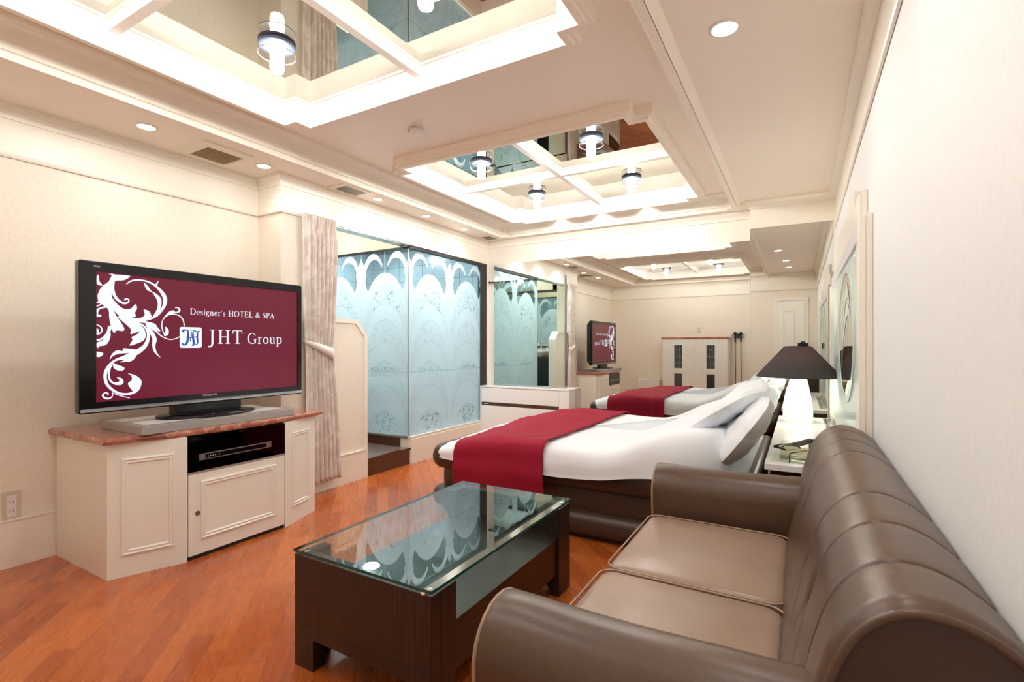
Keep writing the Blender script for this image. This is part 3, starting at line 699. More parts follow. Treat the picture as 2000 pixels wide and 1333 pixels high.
# panel mouldings on the two angled fronts
def frame_on(p0, p1, z0, z1, m0, wd, name, parent, mat, depth=.010, n=None):
    """picture-frame moulding on the vertical face running p0 -> p1 (XY), inset m0 from its ends"""
    a = Vector((*p0, 0)); b = Vector((*p1, 0)); d = (b - a).normalized(); nn = Vector((d.y, -d.x, 0)); L = (b - a).length
    P3 = lambda s, z, o: a + d * s + nn * o + Vector((0, 0, z))
    prof = [(0, 0), (0, depth * .7), (wd * .25, depth), (wd * .45, depth * .5), (wd * .75, depth * .75), (wd, 0)]
    loops = []
    for w_, o in prof:
        loops.append([P3(m0 + w_, z0 + w_, o), P3(L - m0 - w_, z0 + w_, o), P3(L - m0 - w_, z1 - w_, o), P3(m0 + w_, z1 - w_, o)])
    return MB().loops(loops, True).build(name, mat, parent)
frame_on((-2.93, 1.13), (-2.815, 1.44), .105, .588, .055, .030, 'side_moulding', t, M['cabinet'])
frame_on((-2.815, 2.022), (-2.93, 2.335), .105, .588, .072, .030, 'side_moulding', t, M['cabinet'])
dr = MB().box(-2.848, -2.815, 1.446, 2.017, .022, .458).build('door', M['cabinet'], t, bevel=.002)
frame_on((-2.815, 1.446), (-2.815, 2.017), .10, .415, .062, .030, 'door_moulding', dr, M['cabinet'])
k = MB(); k.loops([[(-2.8149 + o, 1.492 + r * math.cos(2 * PI * i / 20), .245 + r * math.sin(2 * PI * i / 20)) for i in range(20)] for o, r in ((0, .013), (.003, .013), (.003, .009), (.0005, .008))], True, cap1=True); k.build('lock', M['vent_dark'], dr)
MB().box(-2.846, -2.822, 1.446, 2.017, .002, .020).build('kick_gap', M['black_matt'], t)
MB().box(-2.846, -2.830, 1.444, 2.019, .462, .664).build('niche_back', M['black'], t)
MB().box(-2.826, -2.816, 1.444, 2.019, .470, .655).build('smoked_glass', M['dark_glass'], t)
MB().box(-2.827, -2.813, 1.444, 2.019, .460, .469).build('glass_rail', M['grey_box'], t)
pl_ = MB().box(-2.816, -2.8125, 1.500, 1.925, .527, .562).build('player_front', M['silver'], t)
MB().box(-2.8128, -2.8118, 1.532, 1.892, .533, .556).build('display', M['black'], pl_)
b = MB()
for y in (1.545, 1.558, 1.571, 1.584, 1.605): b.box(-2.812, -2.811, y, y + .003, .541, .547)
b.build('buttons', M['white_plastic'], pl_)
# marble top with bowed bullnose front
def front_curve(n, off=0):
    pts = []
    for i in range(n + 1):
        s = i / n; y = 1.095 - off + s * (1.275 + 2 * off); x = -2.905 + off + .125 * math.sin(PI * (s * .86 + .07)) ** .9 - .02
        pts.append((x, y))
    return pts
def marble_outline(off):
    f = front_curve(40, off); return [(xb - .001, 1.095 - off), *[(p[0], p[1]) for p in f], (xb - .001, 2.318)]
mt = MB(); lp = []
for kk in range(9):
    a = -PI / 2 + PI * kk / 8; lp.append([(x, y, .6825 + .0175 * math.sin(a)) for x, y in marble_outline(.012 * math.cos(a) - .012)])
mt.loops(lp, True, True, True, False); o = mt.build('marble_top', M['marble'], t)
# grey turntable box with the television on it
t = thing('tv_platform', (-3.05, 1.67, .70), 'flat silver-grey platform on the marble top under the television', 'platform')
MB().box(-3.28, -2.835, 1.24, 2.10, .70, .743).build('box', M['grey_box'], t, bevel=.002)
MB().box(-3.24, -2.90, 1.28, 2.06, .743, .7435).build('top_pad', M['white_lacquer'], t)
TVX = -3.03
t = thing('television', (-3.05, 1.68, .743), 'large black flat television showing a burgundy screen with white scrollwork', 'television')
st = MB().loops([[(-3.045 + rx * math.cos(2 * PI * k / 48), 1.675 + ry * math.sin(2 * PI * k / 48), z) for k in range(48)] for rx, ry, z in ((.165, .27, .744), (.17, .275, .750), (.165, .27, .758), (.12, .20, .764))], True, True, True, True).build('stand_base', M['black'], t)
MB().box(-3.09, -3.03, 1.48, 1.87, .755, .84).build('stand_neck', M['black'], t, bevel=.008)
b = MB().box(-2.9, -2.899, 1.58, 1.60, .7605, .762).box(-2.9, -2.899, 1.61, 1.63, .7605, .762)
b.build('stand_marks', M['silver'], t)
y0, y1, z0, z1 = 1.050, 2.297, .814, 1.566
cs = MB()
cs.loops([[(x, a, b) for a, b in rrect(y0 + i, y1 - i, z0 + i, z1 - i, .008, 3)] for x, i in ((TVX - .10, .06), (TVX - .05, .02), (TVX - .03, 0), (TVX + .010, 0), (TVX + .014, .004))], True, True, False)
cs.build('casing', M['black'], t)
sy0, sy1, sz0, sz1 = 1.122, 2.262, .872, 1.513
bz = MB()
for (a, b, c, d) in ((y0 + .004, sy0 - .004, z0 + .004, z1 - .004), (sy1 + .004, y1 - .004, z0 + .004, z1 - .004), (sy0 - .004, sy1 + .004, sz1 + .004, z1 - .004), (sy0 - .004, sy1 + .004, z0 + .004, sz0 - .004)):
    bz.box(TVX + .004, TVX + .0145, a, b, c, d)
bz.build('bezel', M['black'], t)
MB().prism([(TVX + .014, .820), (TVX + .024, .822), (TVX + .021, .830), (TVX + .014, .838)], 'y', y0 + .004, y1 - .004).build('silver_chin_strip', plain('gunmetal', (.22, .23, .25), .3, metal=.8), t)
def screen_mat():
    m, nt, b = newmat('screen_burgundy'); setc(b, (.02, .004, .008), .22, spec=.35)
    b.inputs['Emission Color'].default_value = (.34, .012, .055, 1); b.inputs['Emission Strength'].default_value = .40; return m
def white_emit():
    m, nt, b = newmat('screen_white'); setc(b, (.1, .1, .12), .22, spec=.3)
    b.inputs['Emission Color'].default_value = (.80, .86, .98, 1); b.inputs['Emission Strength'].default_value = 1.0; return m
M['scr'] = screen_mat(); M['scrw'] = white_emit()
mb_, nb_, bb_ = newmat('screen_blue'); setc(bb_, (.01, .015, .05), .1); bb_.inputs['Emission Color'].default_value = (.03, .07, .30, 1); bb_.inputs['Emission Strength'].default_value = 1; M['scrb'] = mb_
SX = TVX + .006
scr = MB().box(SX - .004, SX, sy0 - .004, sy1 + .004, sz0 - .004, sz1 + .004).build('screen', M['scr'], t)
# --- artwork on the screen, in metres of the screen plane (y to the right, z up)
def ribbon(mb, pts, x=SX + .0006, n=8):
    """pts: (y, z, width); Catmull-Rom smoothed"""
    P = [Vector(p) for p in pts]; Q = []
    for i in range(len(P) - 1):
        a = P[max(i - 1, 0)]; b = P[i]; c = P[i + 1]; d = P[min(i + 2, len(P) - 1)]
        for k in range(n):
            s = k / n; Q.append(.5 * ((2 * b) + (c - a) * s + (2 * a - 5 * b + 4 * c - d) * s * s + (3 * b - a - 3 * c + d) * s ** 3))
    Q.append(P[-1]); L = []; Rr = []
    for i, q in enumerate(Q):
        d = Q[min(i + 1, len(Q) - 1)] - Q[max(i - 1, 0)]; d = Vector((d.x, d.y)); d = d.normalized() if d.length > 1e-9 else Vector((1, 0))
        w_ = max(q.z, .0003) / 2; L.append((x, q.x - d.y * w_, q.y + d.x * w_)); Rr.append((x, q.x + d.y * w_, q.y - d.x * w_))
    mb.loops([Rr, L], False)
def blob(mb, pts, x=SX + .0006, smooth=4):
    P = [Vector(p) for p in pts]; Q = []; n = len(P)
    for i in range(n):
        a, b, c, d = P[i - 1], P[i], P[(i + 1) % n], P[(i + 2) % n]
        for k in range(smooth):
            s = k / smooth; Q.append(.5 * ((2 * b) + (c - a) * s + (2 * a - 5 * b + 4 * c - d) * s * s + (3 * b - a - 3 * c + d) * s ** 3))
    from mathutils.geometry import tessellate_polygon
    V3 = [Vector((q.x, q.y, 0)) for q in Q]; tr = tessellate_polygon([V3])
    mb.add([(x, q.x, q.y) for q in Q], [tuple(r) for r in tr])
ORN_R =  [[(1.198, 1.505, 0.022), (1.184, 1.47, 0.021), (1.176, 1.426, 0.019), (1.18, 1.383, 0.017), (1.195, 1.346, 0.019), (1.221, 1.314, 0.022), (1.254, 1.294, 0.021), (1.293, 1.282, 0.017), (1.338, 1.275, 0.013)], [(1.199, 1.502, 0.008), (1.191, 1.46, 0.012), (1.191, 1.427, 0.014), (1.202, 1.395, 0.014), (1.221, 1.375, 0.012), (1.24, 1.367, 0.01), (1.256, 1.373, 0.008), (1.26, 1.386, 0.006), (1.25, 1.391, 0.007), (1.24, 1.383, 0.009)], [(1.249, 1.467, 0.004), (1.269, 1.485, 0.007), (1.298, 1.494, 0.008), (1.338, 1.493, 0.008), (1.374, 1.479, 0.01), (1.405, 1.453, 0.015), (1.427, 1.42, 0.021), (1.431, 1.385, 0.019), (1.418, 1.349, 0.014), (1.394, 1.315, 0.01), (1.363, 1.293, 0.007), (1.318, 1.279, 0.005)], [(1.387, 1.476, 0.009), (1.392, 1.487, 0.007), (1.399, 1.501, 0.002)], [(1.338, 1.275, 0.014), (1.368, 1.247, 0.017), (1.389, 1.224, 0.008), (1.416, 1.199, 0.006), (1.453, 1.183, 0.005), (1.486, 1.188, 0.005), (1.506, 1.2, 0.004)], [(1.432, 1.203, 0.005), (1.418, 1.237, 0.005), (1.416, 1.272, 0.005), (1.426, 1.299, 0.005), (1.448, 1.318, 0.006), (1.475, 1.324, 0.006), (1.503, 1.317, 0.006), (1.523, 1.295, 0.006), (1.531, 1.258, 0.005)], [(1.478, 1.332, 0.005), (1.489, 1.334, 0.006), (1.503, 1.342, 0.01), (1.504, 1.354, 0.01), (1.492, 1.362, 0.006), (1.482, 1.36, 0.005)], [(1.214, 1.297, 0.011), (1.249, 1.282, 0.008), (1.288, 1.273, 0.008), (1.323, 1.257, 0.009), (1.345, 1.229, 0.012), (1.35, 1.195, 0.015), (1.338, 1.154, 0.019), (1.313, 1.126, 0.025), (1.278, 1.104, 0.028), (1.245, 1.088, 0.023), (1.207, 1.077, 0.011), (1.179, 1.054, 0.012), (1.161, 1.019, 0.014), (1.158, 0.987, 0.014), (1.166, 0.954, 0.013), (1.188, 0.925, 0.012), (1.221, 0.903, 0.011), (1.259, 0.897, 0.012), (1.293, 0.909, 0.015)], [(1.188, 1.062, 0.007), (1.175, 1.024, 0.009), (1.174, 0.991, 0.008), (1.184, 0.966, 0.009), (1.207, 0.951, 0.01)], [(1.188, 0.914, 0.003), (1.188, 0.892, 0.005), (1.175, 0.882, 0.008), (1.158, 0.885, 0.009), (1.148, 0.899, 0.008), (1.156, 0.911, 0.006), (1.168, 0.909, 0.006), (1.17, 0.899, 0.006)], [(1.188, 0.909, 0.004), (1.221, 0.892, 0.004), (1.264, 0.876, 0.004)], [(1.108, 1.251, 0.005), (1.126, 1.251, 0.005), (1.141, 1.24, 0.006), (1.144, 1.221, 0.006), (1.132, 1.207, 0.006), (1.115, 1.206, 0.004)], [(1.108, 1.181, 0.005), (1.13, 1.177, 0.008), (1.152, 1.189, 0.011), (1.17, 1.214, 0.014), (1.179, 1.247, 0.017)], [(1.108, 1.358, 0.007), (1.13, 1.365, 0.008), (1.15, 1.383, 0.011), (1.166, 1.411, 0.01), (1.175, 1.442, 0.011)], [(1.108, 1.343, 0.007), (1.132, 1.349, 0.006), (1.152, 1.37, 0.008)], [(1.338, 1.263, 0.005), (1.363, 1.224, 0.017), (1.379, 1.184, 0.021), (1.376, 1.149, 0.015), (1.384, 1.114, 0.011), (1.408, 1.083, 0.002)]]
ORN_B =  [[(1.166, 1.509), (1.198, 1.511), (1.175, 1.475), (1.148, 1.447), (1.132, 1.416), (1.13, 1.368), (1.161, 1.37), (1.175, 1.415), (1.188, 1.454), (1.202, 1.478), (1.24, 1.487), (1.266, 1.512), (1.221, 1.512)], [(1.115, 1.468), (1.126, 1.499), (1.132, 1.497), (1.134, 1.47), (1.148, 1.45), (1.13, 1.451)], [(1.13, 1.411), (1.132, 1.368), (1.17, 1.333), (1.175, 1.29), (1.182, 1.247), (1.195, 1.212), (1.207, 1.226), (1.235, 1.224), (1.239, 1.24), (1.221, 1.276), (1.202, 1.308), (1.179, 1.372), (1.166, 1.409)], [(1.179, 1.399), (1.212, 1.358), (1.24, 1.338), (1.269, 1.342), (1.29, 1.366), (1.297, 1.344), (1.288, 1.321), (1.292, 1.304), (1.269, 1.296), (1.23, 1.304), (1.198, 1.34)], [(1.283, 1.29), (1.318, 1.297), (1.333, 1.315), (1.328, 1.34), (1.353, 1.333), (1.363, 1.313), (1.363, 1.299), (1.338, 1.283), (1.303, 1.282)], [(1.212, 1.297), (1.249, 1.257), (1.269, 1.233), (1.269, 1.208), (1.31, 1.225), (1.29, 1.202), (1.273, 1.194), (1.276, 1.177), (1.264, 1.149), (1.298, 1.16), (1.328, 1.177), (1.338, 1.206), (1.328, 1.24), (1.298, 1.268), (1.254, 1.288)], [(1.33, 1.483), (1.348, 1.468), (1.363, 1.444), (1.389, 1.429), (1.413, 1.401), (1.408, 1.348), (1.389, 1.318), (1.368, 1.3), (1.387, 1.335), (1.395, 1.371), (1.389, 1.402), (1.376, 1.424), (1.368, 1.435), (1.345, 1.445), (1.334, 1.464)], [(1.338, 1.275), (1.379, 1.268), (1.394, 1.248), (1.408, 1.228), (1.387, 1.23), (1.363, 1.241)], [(1.432, 1.252), (1.448, 1.238), (1.449, 1.214), (1.437, 1.202), (1.424, 1.205), (1.433, 1.22)], [(1.429, 1.308), (1.448, 1.333), (1.47, 1.345), (1.483, 1.336), (1.464, 1.325), (1.442, 1.318)], [(1.177, 1.078), (1.186, 1.105), (1.207, 1.124), (1.233, 1.121), (1.235, 1.135), (1.269, 1.132), (1.298, 1.126), (1.269, 1.112), (1.221, 1.107), (1.193, 1.097)], [(1.221, 1.063), (1.245, 1.076), (1.278, 1.093), (1.298, 1.12), (1.29, 1.087), (1.269, 1.067), (1.24, 1.064)], [(1.191, 1.059), (1.212, 1.05), (1.24, 1.035), (1.235, 1.021), (1.214, 1.021), (1.195, 1.034)], [(1.207, 0.987), (1.23, 0.98), (1.237, 0.96), (1.226, 0.947), (1.202, 0.949), (1.188, 0.961), (1.212, 0.962), (1.219, 0.972)], [(1.256, 1.004), (1.288, 0.994), (1.313, 0.972), (1.318, 0.947), (1.308, 0.916), (1.29, 0.903), (1.276, 0.913), (1.259, 0.942), (1.258, 0.956), (1.273, 0.969), (1.271, 0.992)], [(1.108, 1.319), (1.121, 1.33), (1.157, 1.348), (1.158, 1.338), (1.137, 1.331), (1.128, 1.306), (1.143, 1.302), (1.137, 1.292), (1.119, 1.293), (1.11, 1.303)], [(1.108, 1.223), (1.115, 1.234), (1.128, 1.232), (1.132, 1.218), (1.124, 1.205), (1.11, 1.205)], [(1.108, 1.138), (1.121, 1.162), (1.148, 1.176), (1.179, 1.214), (1.177, 1.181), (1.161, 1.152), (1.135, 1.146), (1.128, 1.135), (1.124, 1.146)], [(1.108, 1.117), (1.126, 1.118), (1.15, 1.111), (1.141, 1.095), (1.124, 1.092), (1.11, 1.098)]]
orn = MB()
CL = sy0 + .0005
for l in ORN_R: ribbon(orn, l)
for l in ORN_B: blob(orn, l)
orn.v = [(x, max(y, CL), min(max(z, sz0), sz1)) for x, y, z in orn.v]
orn.build('screen_scrollwork', M['scrw'], scr)
LGB = (1.506, 1.136, .119, .118)
MB().add([(SX + .001, y, z) for y, z in rrect(LGB[0], LGB[0] + LGB[2], LGB[1], LGB[1] + LGB[3], .010, 4)], [tuple(range(20))]).build('emblem_square', M['scrw'], scr)

# --- serif lettering drawn with strokes
TH, TN = .135, .050
def arc(cx, cy_, rx, ry, a0, a1, n=10, w0=TN, w1=TH, full=False):
    out = []
    for k in range(n + 1):
        a = R(a0 + (a1 - a0) * k / n); ww = w0 + (w1 - w0) * abs(math.cos(a)) ** 1.3
        out.append((cx + rx * math.cos(a), cy_ + ry * math.sin(a), ww))
    return out
def ln_(x0, y0, x1, y1, w_): return [(x0, y0, w_), (x1, y1, w_)]
def sf(x, y, hw=.15): return ln_(x - hw, y, x + hw, y, .045)
G = {
 'H': (.86, [ln_(.18, .02, .18, .98, TH), ln_(.68, .02, .68, .98, TH), ln_(.18, .5, .68, .5, TN), sf(.18, .022), sf(.18, .978), sf(.68, .022), sf(.68, .978)]),
 'T': (.72, [ln_(.36, .02, .36, .98, TH), ln_(.03, .97, .69, .97, TN), ln_(.04, .98, .035, .74, .05), ln_(.68, .98, .685, .74, .05), sf(.36, .022)]),
 'J': (.48, [[(.28, .98, TH), (.28, .3, TH), (.275, .02, TH), (.22, -.16, .11), (.08, -.23, .08), (.0, -.18, .13)], sf(.28, .978)]),
 'L': (.66, [ln_(.18, .02, .18, .98, TH), ln_(.05, .022, .62, .022, TN), ln_(.61, .02, .635, .26, .05), sf(.18, .978)]),
 'E': (.70, [ln_(.18, .02, .18, .98, TH), ln_(.05, .022, .64, .022, TN), ln_(.05, .978, .60, .978, TN), ln_(.18, .5, .48, .5, TN), ln_(.63, .02, .655, .24, .05), ln_(.59, .98, .60, .78, .05), ln_(.48, .38, .48, .62, .045)]),
 'O': (.86, [arc(.42, .5, .34, .475, 0, 360, 28)]),
 'S': (.58, [[(.49, .74, .05), (.46, .90, .05), (.28, .97, .05), (.11, .86, .09), (.12, .68, .13), (.28, .54, .15), (.46, .40, .14), (.50, .20, .10), (.34, .04, .05), (.12, .06, .05), (.07, .27, .05)]]),
 'P': (.64, [ln_(.18, .02, .18, .98, TH), sf(.18, .022), [(.05, .978, .045), (.34, .978, .05), (.52, .90, .10), (.56, .73, .135), (.48, .54, .08), (.30, .47, .05), (.18, .49, .045)]]),
 'A': (.82, [ln_(.39, .98, .12, .02, TN), ln_(.39, .98, .69, .02, TH), ln_(.22, .35, .58, .35, TN), sf(.12, .022, .11), sf(.69, .022)]),
 'D': (.84, [ln_(.18, .02, .18, .98, TH), [(.05, .978, .045), (.38, .975, .05), (.64, .85, .10), (.745, .5, .14), (.64, .15, .10), (.38, .025, .05), (.05, .022, .045)]]),
 'G': (.86, [[(.70, .72, .05), (.62, .92, .05), (.42, .975, .05), (.18, .84, .10), (.085, .5, .14), (.18, .14, .10), (.42, .025, .05), (.64, .06, .05), (.70, .16, .06)], ln_(.69, .06, .69, .42, TH), sf(.69, .43)]),
 '&': (.84, [[(.78, .04, .12), (.62, .08, .12), (.42, .36, .13), (.24, .70, .12), (.28, .90, .06), (.40, .97, .05), (.52, .86, .08), (.48, .68, .06), (.18, .40, .08), (.08, .20, .13), (.24, .03, .06), (.46, .08, .05), (.66, .32, .05), (.72, .50, .05)], sf(.70, .52, .10)]),
 'e': (.50, [[(.09, .36, .05), (.42, .36, .05), (.41, .52, .10), (.26, .63, .05), (.11, .52, .09), (.07, .32, .12), (.12, .10, .09), (.27, .02, .05), (.43, .13, .04)]]),
 's': (.42, [[(.33, .48, .04), (.30, .60, .04), (.19, .63, .04), (.09, .52, .08), (.19, .36, .10), (.32, .20, .10), (.28, .05, .05), (.16, .02, .04), (.06, .06, .04), (.04, .19, .04)]]),
 'i': (.28, [ln_(.14, .02, .14, .62, .11), sf(.14, .022, .11), ln_(.03, .60, .15, .62, .05), arc(.14, .86, .03, .03, 0, 360, 8, .07, .07)]),
 'g': (.52, [arc(.22, .42, .13, .18, 0, 360, 16, .045, .10), [(.33, .56, .05), (.42, .62, .05), (.48, .58, .05)], [(.15, .24, .05), (.08, .14, .07), (.16, .07, .08), (.36, .03, .09), (.43, -.10, .08), (.30, -.24, .05), (.10, -.22, .05), (.05, -.10, .06), (.14, .02, .04)]]),
 'n': (.60, [ln_(.14, .02, .14, .60, .11), ln_(.03, .60, .15, .62, .05), sf(.14, .022, .12), [(.16, .50, .04), (.28, .62, .06), (.41, .56, .10), (.44, .40, .11), (.44, .02, .11)], sf(.44, .022, .12)]),
 'r': (.44, [ln_(.14, .02, .14, .60, .11), ln_(.03, .60, .15, .62, .05), sf(.14, .022, .12), [(.16, .48, .04), (.26, .61, .05), (.36, .58, .09)]]),
 'o': (.54, [arc(.27, .32, .20, .295, 0, 360, 20, .045, .115)]),
 'u': (.60, [[(.14, .60, .11), (.14, .24, .11), (.18, .07, .09), (.30, .03, .05), (.42, .13, .04)], ln_(.44, .03, .44, .60, .11), sf(.10, .61, .07), sf(.40, .61, .07), ln_(.44, .03, .54, .04, .045)]),
 'p': (.58, [ln_(.14, -.27, .14, .60, .11), ln_(.03, .60, .15, .62, .05), sf(.14, -.27, .12), [(.16, .50, .04), (.27, .62, .05), (.44, .54, .10), (.49, .32, .12), (.43, .09, .09), (.27, .02, .05), (.15, .10, .04)]]),
 "'": (.20, [[(.10, .94, .09), (.11, .84, .07), (.05, .74, .03)]]),
 ' ': (.30, []),
}
def write(s, y, z, h, wsc, mb, track=.0):
    for ch in s:
        adv, strokes = G[ch]
        for st_ in strokes: ribbon(mb, [(y + p[0] * h * wsc, z + p[1] * h, p[2] * h * (wsc + 1) / 2) for p in st_], SX + .0012, 4)
        y += (adv + track) * h * wsc
    return y
def width(s, track=0): return sum(G[c][0] + track for c in s)
def fit(s, ya, yb, z, h, track=0):
    lt = MB(); write(s, ya, z, h, (yb - ya) / (width(s, track) * h), lt, track); lt.build('screen_lettering', M['scrw'], scr)
fit("Designer's HOTEL & SPA", 1.560, 2.092, 1.3265, .036, .05)
fit("JHT", 1.662, 1.885, 1.160, .083, .16)
fit("Group", 1.902, 2.150, 1.160, .068, .04)

lg = MB()
for st_ in ([(.16, .78, .05), (.10, .88, .10), (.24, .93, .06), (.38, .86, .05)], [(.34, .93, .05), (.36, .6, .10), (.30, .2, .10), (.16, .07, .07), (.06, .16, .08)], [(.62, .95, .04), (.60, .6, .09), (.64, .12, .10), (.54, .04, .04)], [(.22, .52, .03), (.5, .50, .05), (.80, .56, .03)], [(.62, .94, .04), (.80, .84, .06), (.95, .90, .04)], [(.86, .84, .04), (.82, .5, .09), (.84, .2, .07), (.72, .06, .04)], [(.50, .97, .03), (.52, .66, .05), (.46, .3, .05)]):
    ribbon(lg, [(LGB[0] + p[0] * LGB[2] * .9 + LGB[2] * .05, LGB[1] + p[1] * LGB[3] * .84 + LGB[3] * .08, p[2] * LGB[2]) for p in st_], SX + .0018, 5)
lg.build('emblem_monogram', M['scrb'], scr)
rot = Matrix(((0, 0, 1), (1, 0, 0), (0, 1, 0))).to_euler()
text_obj('Panasonic', .021, M['outlet'], t, (TVX + .0155, 1.628, .853), rot, .0004, 'brand_lettering')
text_obj('VIERA', .011, M['outlet'], t, (TVX + .0155, 1.105, 1.538), rot, .0003, 'series_lettering')

# power outlet
t = thing('power_outlet', (XL, .954, .316), 'beige double power outlet low on the left wall', 'power outlet')
MB().box(XL, XL + .008, .917, .991, .238, .396).build('plate', M['outlet'], t, bevel=.003)
MB().box(XL + .008, XL + .0105, .936, .972, .262, .372).build('insert', M['white_plastic'], t, bevel=.001)
for z in (.338, .292):
    b = MB()
    for y in (.947, .961): b.box(XL + .0105, XL + .011, y - .0015, y + .0015, z - .006, z + .006)
    b.build('socket', M['black_matt'], t)

# ================================================================== COFFEE TABLE
X0, X1, Y0, Y1 = -1.583, -.955, 1.175, 2.212
t = thing('coffee_table', ((X0 + X1) / 2, (Y0 + Y1) / 2, 0), 'dark wood coffee table with a glass top and open shelf', 'table')
for (ya, yb, s) in ((Y0, Y0 + .05, 1), (Y1 - .05, Y1, -1)):
    pts = [(X0, 0), (X0 + .10, 0), (X0 + .10, .11), (X1 - .10, .11), (X1 - .10, 0), (X1, 0), (X1, .398), (X0, .398)]
    MB().prism(pts, 'y', ya, yb).build('end_panel', M['wenge_z'], t, bevel=.002)
for x0_, x1_ in ((X0, X0 + .045), (X1 - .045, X1)):
    for ya, yb in ((Y0 + .05, Y0 + .125), (Y1 - .125, Y1 - .05)): MB().box(x0_, x1_, ya, yb, 0, .398).build('leg', M['wenge_z'], t)
for x0_, x1_ in ((X0 + .002, X0 + .03), (X1 - .03, X1 - .012)):
    MB().box(x0_, x1_, Y0 + .05, Y1 - .05, .10, .243).build('drawer_apron', M['wenge_y'], t)
MB().box(X0 + .03, X1 - .03, Y0 + .05, Y1 - .05, .10, .12).build('bottom_board', M['wenge_y'], t)
MB().box(X0 + .004, X1 - .012, Y0 + .05, Y1 - .05, .243, .262).build('shelf', M['wenge_y'], t)
MB().box(X0 - .0008, X1 + .0008, Y0 - .0008, Y0 + .004, .158, .160).box(X1 - .002, X1 + .0008, Y0, Y0 + .125, .158, .160).box(X1 - .002, X1 + .0008, Y1 - .125, Y1, .158, .160).box(X1 - .0125, X1 - .0115, Y0 + .12, Y1 - .12, .158, .1605).build('joint_line', M['black_matt'], t)
gt = MB().box(X0 - .002, X1 + .003, Y0 - .003, Y1 + .003, .4065, .4165).build('glass_top', M['table_glass'], t)
ed = sweep([(X0 - .002, Y0 - .003), (X1 + .003, Y0 - .003), (X1 + .003, Y1 + .003), (X0 - .002, Y1 + .003)], [(.0001, .4062), (.0004, .4062), (.0004, .4160), (.0001, .4160)], closed=True)
ed.build('glass_edge', M['glass_edge'], gt)
for x in (X0 + .03, X1 - .03):
    for y in (Y0 + .03, Y1 - .03, Y0 + .003 if x > -1.2 else Y0 + .03):
        MB().lathe([(.001, 0), (.011, 0), (.011, .0085), (.001, .0085)], (x, y, .398), 14).build('glass_spacer', M['chrome'], t)
        if y == Y0 + .03 and x < -1.2: break

# ================================================================== SOFA
t = thing('sofa', (-.15, 1.63, 0), 'brown leather two-seat sofa with tufted back against the right wall', 'sofa')
SY0, SY1 = .842, 2.425
MB().box(-.50, .235, SY0 + .04, SY1 - .04, .055, .30).build('base', M['leather'], t, bevel=.02, seg=3)
MB().box(-.535, -.49, SY0 + .16, SY1 - .17, .07, .30).build('front_rail', M['leather'], t, bevel=.015, seg=3)
for x in (-.46, .19):
    for y in (SY0 + .09, SY1 - .09): MB().lathe([(.001, 0), (.022, 0), (.03, .06), (.001, .06)], (x, y, 0), 16).build('foot', M['black_matt'], t)
def cushion(x0, x1, y0, y1, z0, z1, r=.035, puff=.014, nm='seat_cushion', mat='leather_seat', parent=None, pipe=True, seed=0):
    mb = MB(); n = 9; loops = []
    cyc = [(PI / 2 * k / 5) for k in range(6)]
    rings = [(r - r * math.sin(a) if False else r * (1 - math.sin(a)), z0 + r * .6 * (1 - math.cos(a))) for a in cyc]
    rings = []
    for k in range(7):
        a = -PI / 2 + PI * k / 6; rings.append((r * .55 * (1 - math.cos(a)), (z0 + z1) / 2 + (z1 - z0) / 2 * math.sin(a)))
    base = lambda o: rrect(x0 + o, x1 - o, y0 + o, y1 - o, max(.05 - o * .3, .01), 6)
    for o, z in rings: loops.append([(x, y, z) for x, y in base(o)])
    H_ = min(x1 - x0, y1 - y0) / 2
    o = rings[-1][0]
    for k in range(1, 13):
        s = k / 12; oo = o + (H_ - o - .006) * s
        l = []
        for x, y in rrect(x0 + oo, x1 - oo, y0 + oo, y1 - oo, max(.05 * (1 - s), .003), 6):
            z = z1 + puff * math.sin(min(1, s * 1.6) * PI / 2) + .004 * noise.noise(Vector((x * 6, y * 6, seed)))
            l.append((x, y, z))
        loops.append(l)
    mb.loops(loops, True, True, True, True); o_ = mb.build(nm, M[mat], parent)
    if pipe:
        for zz, nm2 in ((z1 - .002, 'piping'), (z0 + .012, 'piping')):
            pp = [(x, y, zz) for x, y in rrect(x0 + .003, x1 - .003, y0 + .003, y1 - .003, .048, 6)]
            MB().tube(pp, .0034, 6, closed=True).build(nm2, M['piping'], o_)
    return o_
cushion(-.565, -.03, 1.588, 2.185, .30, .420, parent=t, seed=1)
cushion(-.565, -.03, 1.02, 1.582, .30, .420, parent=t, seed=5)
# rolled arms: cross-section in (Y, Z) extruded towards the back
def arm(yc, sgn):
    # sgn: +1 the outer side is +Y
    prof = [(.105, .055), (.105, .30), (.102, .46)]
    prof = [(.088, .055), (.088, .20), (.090, .40), (.091, .452), (.098, .458), (.105, .475)]
    for k in range(0, 13):
        a = R(-10 + k * 15.5); prof.append((.106 * math.cos(a), .508 + .105 * math.sin(a)))
    prof += [(-.104, .46), (-.095, .38), (-.092, .28), (-.092, .055)]
    mb = MB(); xs = [-.572, -.570, -.562] + [-.54 + i * .057 for i in range(12)]
    loops = []
    for i, x in enumerate(xs):
        sc_ = (.955, .985, 1.0)[i] if i < 3 else 1.0
        sag = .004 * math.sin(max(0, (x + .5)) * 9)
        loops.append([(x, yc + sgn * p * sc_, (.055 + (z - .055) * (1 - (1 - sc_) * .55)) - (sag if z > .5 else 0)) for p, z in prof])
    if sgn < 0:
        loops = [l[::-1] for l in loops]
    mb.loops(loops, True, True, True, True); o_ = mb.build('arm', M['leather'], t)
    pp = [(-.567, yc + sgn * p * .985, .055 + (z - .055) * .992) for p, z in prof]
    MB().tube(pp, .0048, 6).build('piping', M['piping'], o_)
    MB().tube([(x, yc + sgn * .0925, .4535) for x in (-.555, -.3, -.05)], .003, 6).build('seam', M['leather_dark'], o_)
arm(.935, -1); arm(2.325, 1)
